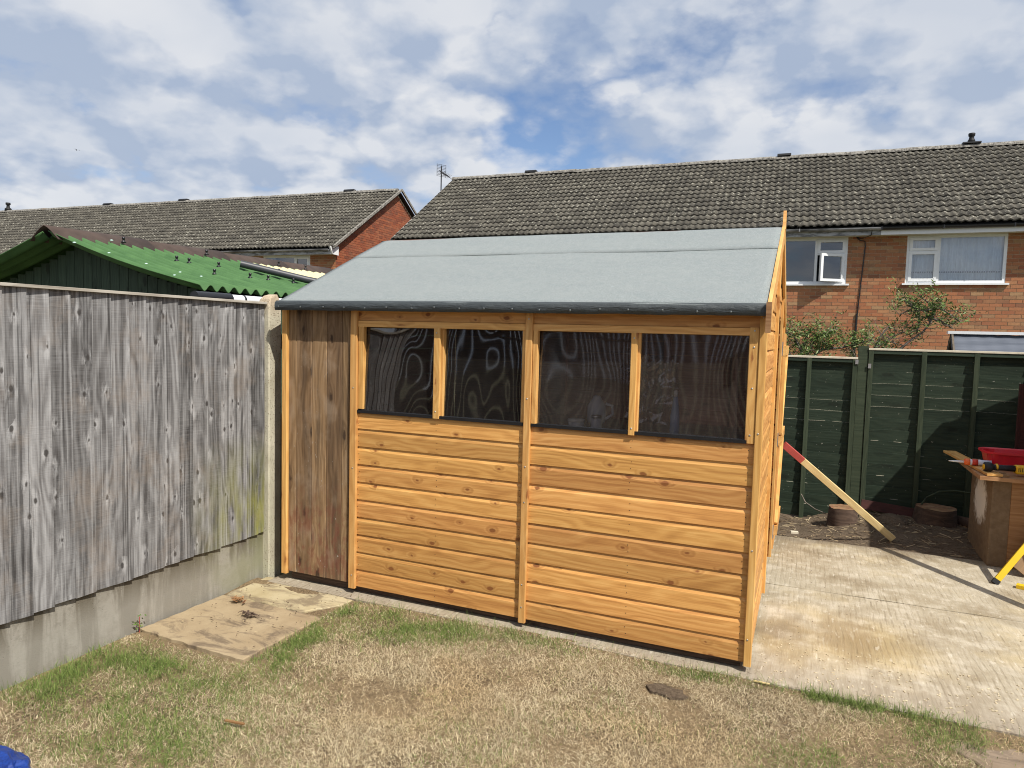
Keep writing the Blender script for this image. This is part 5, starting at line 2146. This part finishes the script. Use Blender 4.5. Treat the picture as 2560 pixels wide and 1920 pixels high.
# yellow trestle leg and a leaning board
yt = thing('yellow_trestle', 'folding yellow trestle with black feet leaning at the right edge', 'trestle', (1.5, 5.75, 0))
a0, a1 = Vector((1.292, 5.72, .006)), Vector((1.80, 5.98, .72))
plank('leg', a0, a1, .040, .026, (0, -1, .3), M_yellow, yt)
dd = (a1 - a0).normalized()
plank('foot', a0 - dd * .004, a0 + dd * .03, .044, .031, (0, -1, .3), M_toolblack, yt)
plank('leg', (1.80, 5.45, .006), (2.02, 5.85, .72), .040, .026, (0, -1, .3), M_yellow, yt)
plank('top_rail', (1.74, 6.02, .74), (2.1, 5.84, .74), .045, .03, (0, -1, 0), M_yellow, yt)
tag(plank('yellow_level', (1.415, 5.70, .014), (2.1, 5.45, .014), .05, .026, (0, 0, 1), M_yellow), 'yellow bar lying flat on the concrete beside the trestle foot', 'level')
tag(plank('leaning_board', (1.475, 5.98, .055), (1.86, 6.14, .52), .14, .018, (0, -1, .15), M_chip), 'brown board leaning against the front of the work box', 'board')

# dark red shed off to the right, which throws the big shadow
rsd = thing('red_shed', 'dark red timber shed whose wall corner shows at the right edge', 'shed', (2.7, 6.4, 0))
RSX, RSY0, RSY1, RSE = 1.74, 5.62, 7.10, 1.86
XW = 1.93
for k in range(15):
    z0 = .03 + k * .12
    MB().box(XW, XW + .02, RSY0 + .12, RSY1 - .05, z0, z0 + .117).build('wall_board', M_redwood, rsd)
MB().box(XW + .022, 3.6, RSY0 + .12, RSY1 - .05, .03, 1.82).build('wall', M_redwood, rsd)
b_ = MB().prism([(1.85, RSY0 - .06, 1.845), (2.75, RSY0 - .06, 2.31), (3.65, RSY0 - .06, 1.845), (3.65, RSY0 - .06, 1.865), (2.75, RSY0 - .06, 2.335), (1.85, RSY0 - .06, 1.865)], (0, 0, 0), (0, RSY1 - RSY0 + .15, 0))
b_.build('roof', M_feltdark, rsd)
plank('corner_post', (1.705, 7.17, .0), (1.705, 7.17, 1.345), .03, .03, FR, M_redwood, rsd)
MB().box(1.72, 1.93, 7.155, 7.175, .03, 1.33).build('screen', M_redwood, rsd)
tag(plank('leaning_pole', (1.72, 4.80, .02), (1.86, 5.60, 1.84), .06, .05, (0, -1, .3), M_raw), 'timber leaning on the corner of the dark red shed', 'timber')

# ------------------------------------------------------------------ shrubs and hut behind the green fence


def leaves(b_, p, n, spread, seed, ln=(.03, .07), wd=.012):
    q = random.Random(seed)
    for i in range(n):
        c = Vector(p) + Vector((q.gauss(0, spread), q.gauss(0, spread), q.gauss(0, spread * .7)))
        d = Vector((q.uniform(-1, 1), q.uniform(-1, 1), q.uniform(-.3, .9))).normalized()
        L = q.uniform(*ln)
        s_ = d.orthogonal().normalized()
        s_ = Matrix.Rotation(q.uniform(0, 6.28), 3, d) @ s_
        w_ = wd * q.uniform(.7, 1.3)
        b_.add([c, c + d * L * .5 + s_ * w_ / 2, c + d * L, c + d * L * .5 - s_ * w_ / 2], [(0, 1, 2, 3)])


def shrub(name, label, base, limbs, seed, nleaf, spread, twig_n=5, bare=()):
    q = random.Random(seed)
    root = thing(name, label, 'shrub', base)
    wood_ = MB()
    lf = MB()
    tips = []
    for li, pts in enumerate(limbs):
        rad = [.013 * (1 - .8 * i / (len(pts) - 1)) + .003 for i in range(len(pts))]
        wood_.tube(pts, rad, 6)
        P = [Vector(p) for p in pts]
        for i in range(1, len(P)):
            for k in range(twig_n):
                t_ = q.random()
                s_ = P[i - 1].lerp(P[i], t_)
                d = Vector((q.uniform(-1, 1), q.uniform(-.8, .8), q.uniform(-.25, .9))).normalized()
                L = q.uniform(.10, .26)
                m1 = s_ + d * L * .5 + Vector((0, 0, q.uniform(-.02, .03)))
                e = s_ + d * L
                wood_.tube([s_, m1, e], [.004, .003, .0015], 4, cap=False)
                if li not in bare:
                    for qq in (s_.lerp(e, .45), m1, e.lerp(m1, .4), e):
                        leaves(lf, qq, nleaf, spread, q.random() * 1e6)
                else:
                    leaves(lf, e, 2, spread, q.random() * 1e6)
    wood_.build('branches', M_branch, root)
    o = lf.build('foliage', M_leaf, root)
    o['kind'] = 'stuff'
    return root


shrub('shrub', 'leafy green shrub showing over the lower fence panel beside the shed', (-.05, 8.5, 0),
      [[(-.02, 8.5, 0), (-.03, 8.5, 1.2), (-.06, 8.5, 1.55), (-.14, 8.5, 1.72), (-.30, 8.52, 1.80)],
       [(-.03, 8.5, 1.2), (.0, 8.45, 1.5), (.06, 8.5, 1.66), (.16, 8.5, 1.76), (.30, 8.5, 1.81)],
       [(-.03, 8.5, 1.2), (-.16, 8.5, 1.5), (-.34, 8.5, 1.62), (-.5, 8.5, 1.7)],
       [(0., 8.45, 1.45), (.16, 8.48, 1.58), (.34, 8.5, 1.60), (.52, 8.5, 1.66), (.66, 8.5, 1.70)],
       [(-.06, 8.5, 1.5), (-.02, 8.52, 1.7), (.02, 8.54, 1.80)]], 4, 7, .035, 8)
shrub('shrub', 'sparse straggly bush with a curved grey branch above the taller fence panel', (.95, 8.8, 0),
      [[(.80, 8.8, 0), (.82, 8.8, 1.2), (.88, 8.8, 1.52), (1.02, 8.8, 1.68), (1.16, 8.8, 1.80), (1.22, 8.8, 1.90), (1.17, 8.8, 2.02), (1.05, 8.8, 2.06), (.92, 8.8, 1.98)],
       [(1.22, 8.8, 1.90), (1.25, 8.8, 2.0), (1.20, 8.8, 2.12), (1.08, 8.8, 2.20)],
       [(1.16, 8.8, 2.03), (1.30, 8.8, 2.06), (1.42, 8.8, 1.98), (1.52, 8.8, 1.90)],
       [(1.05, 8.8, 2.06), (1.0, 8.8, 2.14), (.90, 8.8, 2.16)],
       [(1.10, 8.8, 2.05), (1.12, 8.82, 1.9), (1.10, 8.8, 1.78)],
       [(.82, 8.8, 1.3), (.76, 8.8, 1.56), (.84, 8.8, 1.72), (.98, 8.8, 1.80)],
       [(1.2, 8.8, 1.96), (1.32, 8.8, 1.92), (1.44, 8.8, 1.84)]], 9, 5, .03, 5)
shrub('shrub', 'bare grey twigs and a few leaves over the fence post', (.6, 8.7, 0),
      [[(.56, 8.7, 0), (.58, 8.7, 1.3), (.60, 8.7, 1.58), (.66, 8.7, 1.72)],
       [(.58, 8.7, 1.3), (.68, 8.7, 1.58), (.80, 8.7, 1.70), (.90, 8.7, 1.66)],
       [(.58, 8.7, 1.3), (.48, 8.7, 1.55), (.38, 8.7, 1.64)],
       [(.68, 8.7, 1.58), (.74, 8.7, 1.74), (.82, 8.7, 1.86)]], 15, 3, .03, 4, bare=(1, 3))

hut = thing('garden_hut', 'small hut with a grey corrugated roof behind the green fence on the right', 'hut', (2.6, 9.6, 0))
HZ = 1.80
b_ = MB()
nn = 120
vs = []
for i in range(nn + 1):
    x = 1.53 + 2.9 * i / nn
    for (y, z) in ((9.5, HZ), (8.95, HZ - .62)):
        vs.append((x, y, z - .012 * (x - 1.53) + .003 * math.cos(2 * math.pi * x / .16)))
fs = [(i * 2, (i + 1) * 2, (i + 1) * 2 + 1, i * 2 + 1) for i in range(nn)]
o = b_.add(vs, fs, True).build('roof_sheet', M_greyroofsheet, hut)
b_ = MB()
vs = [(v[0], 9.5 + (9.5 - v[1]) , v[2]) for v in vs]
b_.add(vs, fs, True).build('roof_sheet', M_greyroofsheet, hut)
MB().box(1.50, 4.4, 9.455, 9.545, HZ - .005, HZ + .028).build('ridge_cap', M_white, hut)
M_hutwood = simple('grey brown timber', (.14, .115, .09), .85, var=.2)
plank('barge_board', (1.545, 9.49, HZ - .02), (1.545, 8.95, HZ - .63), .06, .02, (-1, 0, 0), M_hutwood, hut)
plank('barge_board', (1.545, 9.51, HZ - .02), (1.545, 10.05, HZ - .63), .06, .02, (-1, 0, 0), M_hutwood, hut)
MB().prism([(1.58, 9.0, HZ - .62), (1.58, 10.0, HZ - .62), (1.58, 9.5, HZ - .05)], (0, 0, 0), (.02, 0, 0)).build('gable', M_hutwood, hut)
for k in range(7):
    z = HZ - .42 + k * .045
    hw = (HZ - .09 - z) * .62
    plank('louvre', (1.572, 9.5 - hw, z), (1.572, 9.5 + hw, z), .036, .008, (-1, 0, .6), M_roofdeck, hut)
MB().box(1.6, 4.3, 9.0, 10.0, 0, HZ - .62).build('wall', M_hutwood, hut)

# ------------------------------------------------------------------ slatted fence at the other end of the garden (it shows in the acrylic panes)
sf_ = thing('slat_fence', 'dark slatted fence across the garden, mirrored in the shed windows', 'fence', (-2, -5.2, 0))
slat = raw('slat', *(lambda b_: (b_.v, b_.f))(MB().box(-.056, .056, -.01, .01, 0, 2.7)), M_gpost)
M_slat = simple('black brown slats', (.035, .028, .024), .8, var=.2)
slat.materials.clear()
slat.materials.append(M_slat)
for i in range(90):
    link('slat', slat, (-8.5 + i * .142, -5.2, 0), None, sf_)
for z in (.3, 2.3):
    MB().box(-8.6, 4.2, -5.24, -5.212, z, z + .06).build('rail', M_slat, sf_)

# ------------------------------------------------------------------ blue bag, weed, litter
bm = bmesh.new()
bmesh.ops.create_icosphere(bm, subdivisions=5, radius=1.)
for v in bm.verts:
    c = v.co.copy()
    n1 = mnoise.noise(c * 1.6 + Vector((3, 1, 0)))
    n2 = abs(mnoise.noise(c * 3.6 + Vector((8, 1, 2))))
    n3 = abs(mnoise.noise(c * 8 + Vector((1, 7, 2))))
    s_ = 1 + .24 * n1 - .15 * n2 - .025 * n3
    v.co = Vector((c.x * .20 * s_, c.y * .17 * s_, max(-.03, c.z * .10 * s_)))
me = bpy.data.meshes.new('blue_bag')
bm.to_mesh(me)
bm.free()
me.materials.append(M_tarp)
tag(link('blue_bag', me, (-2.70, 1.47, -.01)), 'crumpled blue plastic bag on the grass in the lower left corner', 'bag')

wd = thing('weed', 'small red stemmed weed growing at the foot of the fence base beside the slab', 'weed', (-3.27, 2.62, 0))
b_ = MB()
b_.tube([(-3.272, 2.62, -.02), (-3.262, 2.615, .03), (-3.258, 2.61, .075)], .0022, 5)
b_.build('stem', M_redpaint, wd)
lf = MB()
for k in range(12):
    leaves(lf, (-3.258 + random.uniform(-.012, .012), 2.615 + random.uniform(-.02, .02), .012 + k * .006), 2, .007, k, (.012, .026), .010)
lf.build('leaves', M_leaf, wd)
for (x, y, lab, n, sd) in ((-2.86, 3.0, 'dark tuft of dead moss on the brown corner slab', 26, 1), (-3.08, 3.14, 'clump of brown dead leaves on the corner slabs by the fence', 40, 2)):
    b_ = MB()
    q = random.Random(sd)
    for k in range(n):
        b_.obox((x + q.gauss(0, .026), y + q.gauss(0, .010), .018 + abs(q.gauss(0, .006))), Matrix.Rotation(q.uniform(0, 6), 3, 'Z') @ Matrix.Rotation(q.uniform(-.6, .6), 3, 'Y'), q.uniform(.01, .035), q.uniform(.003, .012), .002)
    tag(b_.build('debris_tuft', M_stumpbark if sd == 1 else M_board), lab, 'debris')

# ------------------------------------------------------------------ grass: two kinds of blade, one object each


def green_field(x, y):
    def gs(cx, cy, sx, sy, a):
        return a * np.exp(-((x - cx) / sx) ** 2 - ((y - cy) / sy) ** 2)
    g_ = gs(-2.75, 2.40, .40, .14, 1.0) + gs(-2.35, 2.62, .16, .16, .7) + gs(-3.15, 2.25, .10, .25, .9) + gs(-2.2, 3.25, .32, .20, .95) + gs(-2.4, 2.9, .08, .32, 1.0)
    g_ = g_ + gs(-2.35, 1.95, .45, .20, .45) + gs(-2.95, 2.05, .25, .12, .55) + gs(-1.85, 3.35, .35, .10, .7) + gs(.12, 3.47, .42, .035, 1.1) + gs(.62, 3.36, .30, .10, .40) + gs(.30, 3.0, .35, .18, .30)
    g_ = g_ + gs(-1.35, 3.42, .3, .05, .35) + gs(-.45, 3.42, .25, .04, .5) + gs(.55, 2.9, .25, .15, .4)
    return g_


def ribbon_mesh(name, n, xr, yr, seed, dry):
    q = np.random.default_rng(seed)
    n3 = n * (3 if dry else 8)
    x = q.uniform(*xr, n3); y = q.uniform(*yr, n3)
    gf = green_field(x, y)
    pat = fbm(x, y, 3.1, 40)
    pat2 = fbm(x, y, 11, 50)
    bare = np.clip((fbm(x + 3, y, 2.3, 60) - .53) * 6, 0, 1)
    bare = np.maximum(bare, np.clip((fbm(x + 9, y, 4.5, 66) - .50) * 6, 0, 1) * (x < -1.9))
    if dry:
        keep = (1.0 - .75 * bare) * (1 - .55 * np.clip(gf, 0, 1)) * (.5 + .8 * pat2)
        # worn earth beside the slabs and along the concrete edge
        keep *= 1 - .75 * np.exp(-((y - 3.49) / .035) ** 2)
    else:
        pt_ = np.clip((.55 * pat + .6 * fbm(x, y, 7, 51) - .47) * 5, 0, 1)
        keep = np.clip(gf, 0, 1) * (.10 + .9 * pt_) + .05 * np.clip((pat - .55) * 5, 0, 1)
    # nothing on the slabs
    on = ((x > -3.3) & (x < -2.50) & (y > 2.58) & (y < 3.6)) | ((x > .76) & (y < 3.36) & (y > 2.95) & (q.random(n3) < .93)) | ((x > -.64) & (x < -.42) & (y > 3.17) & (y < 3.30))
    k_ = (q.random(n3) < keep) & ~on & (y < 3.515)
    idx = np.nonzero(k_)[0][:n]
    x, y = x[idx], y[idx]
    m_ = len(x)
    z = lawn_z(x, y) - .002
    az = q.uniform(0, 2 * np.pi, m_)
    if dry:
        lean = np.clip(q.normal(1.18, .28, m_), .2, 1.54)
        L = q.uniform(.012, .038, m_)
        wd_ = q.uniform(.0010, .0023, m_)
    else:
        lean = np.clip(q.normal(.85, .40, m_), 0, 1.45)
        L = q.uniform(.018, .055, m_)
        L = L * np.where((x < -3.04) | (np.abs(y - 3.48) < .04), 1.0 + q.uniform(0, .9, m_), 1.0)
        wd_ = q.uniform(.0011, .0024, m_)
    dx, dy = np.cos(az) * np.sin(lean), np.sin(az) * np.sin(lean)
    dz = np.cos(lean)
    sx, sy = -np.sin(az), np.cos(az)
    roll = q.uniform(-.8, .8, m_)
    szz = np.sin(roll) * .8
    P0_ = np.stack([x, y, z], 1)
    S = np.stack([sx * np.cos(roll), sy * np.cos(roll), szz], 1) * wd_[:, None] / 2
    D = np.stack([dx, dy, dz], 1)
    mid_ = P0_ + D * (L * .55)[:, None] + np.array([0, 0, .003])
    droop = q.uniform(.0, .35, m_) if not dry else q.uniform(-.1, .3, m_)
    tip = P0_ + D * L[:, None] - np.stack([0 * x, 0 * x, droop * L * .5], 1)
    tip[:, 2] = np.maximum(tip[:, 2], z + .001)
    V = np.stack([P0_ - S, P0_ + S, mid_ - S * .8, mid_ + S * .8, tip], 1).reshape(-1, 3)
    me = bpy.data.meshes.new(name)
    me.vertices.add(len(V))
    me.vertices.foreach_set('co', V.ravel())
    base = np.arange(m_) * 5
    loops = np.stack([base, base + 1, base + 3, base + 2, base + 2, base + 3, base + 4], 1).ravel()
    me.loops.add(len(loops))
    me.loops.foreach_set('vertex_index', loops.astype(np.int32))
    starts = np.stack([np.arange(m_) * 7, np.arange(m_) * 7 + 4], 1).ravel()
    me.polygons.add(len(starts))
    me.polygons.foreach_set('loop_start', starts.astype(np.int32))
    me.update(calc_edges=True)
    t_ = q.random(m_)
    if dry:
        c0 = np.array([.345, .270, .160]); c1 = np.array([.68, .58, .39]); c2 = np.array([.18, .122, .068])
        c = c0 + (c1 - c0) * t_[:, None]
        br = (q.random(m_) < .22)
        c[br] = c2 + (c0 - c2) * q.random((br.sum(), 1))
        tone = fbm(x, y, 1.9, 70)
        c = c * (.82 + .36 * tone[:, None])
        redd = np.clip((fbm(x, y, 1.4, 90) - .5) * 4, 0, 1)[:, None]
        c = c * (1 - redd * np.array([0., .10, .22]))
        gg = np.clip(green_field(x, y) * .5 + .8 * np.clip(fbm(x, y, 2.2, 77) - .55, 0, 1), 0, .8)[:, None]
        gm_ = (q.random((m_, 1)) < gg)
        c = np.where(gm_, np.array([.22, .235, .075]), c)
    else:
        c0 = np.array([.062, .105, .022]); c1 = np.array([.215, .275, .075])
        c = c0 + (c1 - c0) * t_[:, None]
    col4 = np.concatenate([np.repeat(c, 5, 0), np.ones((m_ * 5, 1))], 1)
    at = me.color_attributes.new('tint', 'FLOAT_COLOR', 'POINT')
    at.data.foreach_set('color', col4.astype(np.float32).ravel())
    me.materials.append(M_blade)
    return link(name, me)


o = ribbon_mesh('dry_grass', 300000, (-3.27, 1.7), (1.25, 3.53), 1, True)
tag(o, 'short bleached straw coloured grass over the lawn', 'grass', kind='stuff')
o = ribbon_mesh('green_grass', 80000, (-3.27, 1.7), (1.25, 3.53), 2, False)
tag(o, 'patches of living green grass round the slabs and along the concrete', 'grass', kind='stuff')
o = ribbon_mesh('dry_grass', 60000, (-3.27, 4.4), (-2.4, 1.25), 3, True)
tag(o, 'bleached grass nearer the viewer, behind the camera', 'grass', kind='stuff')
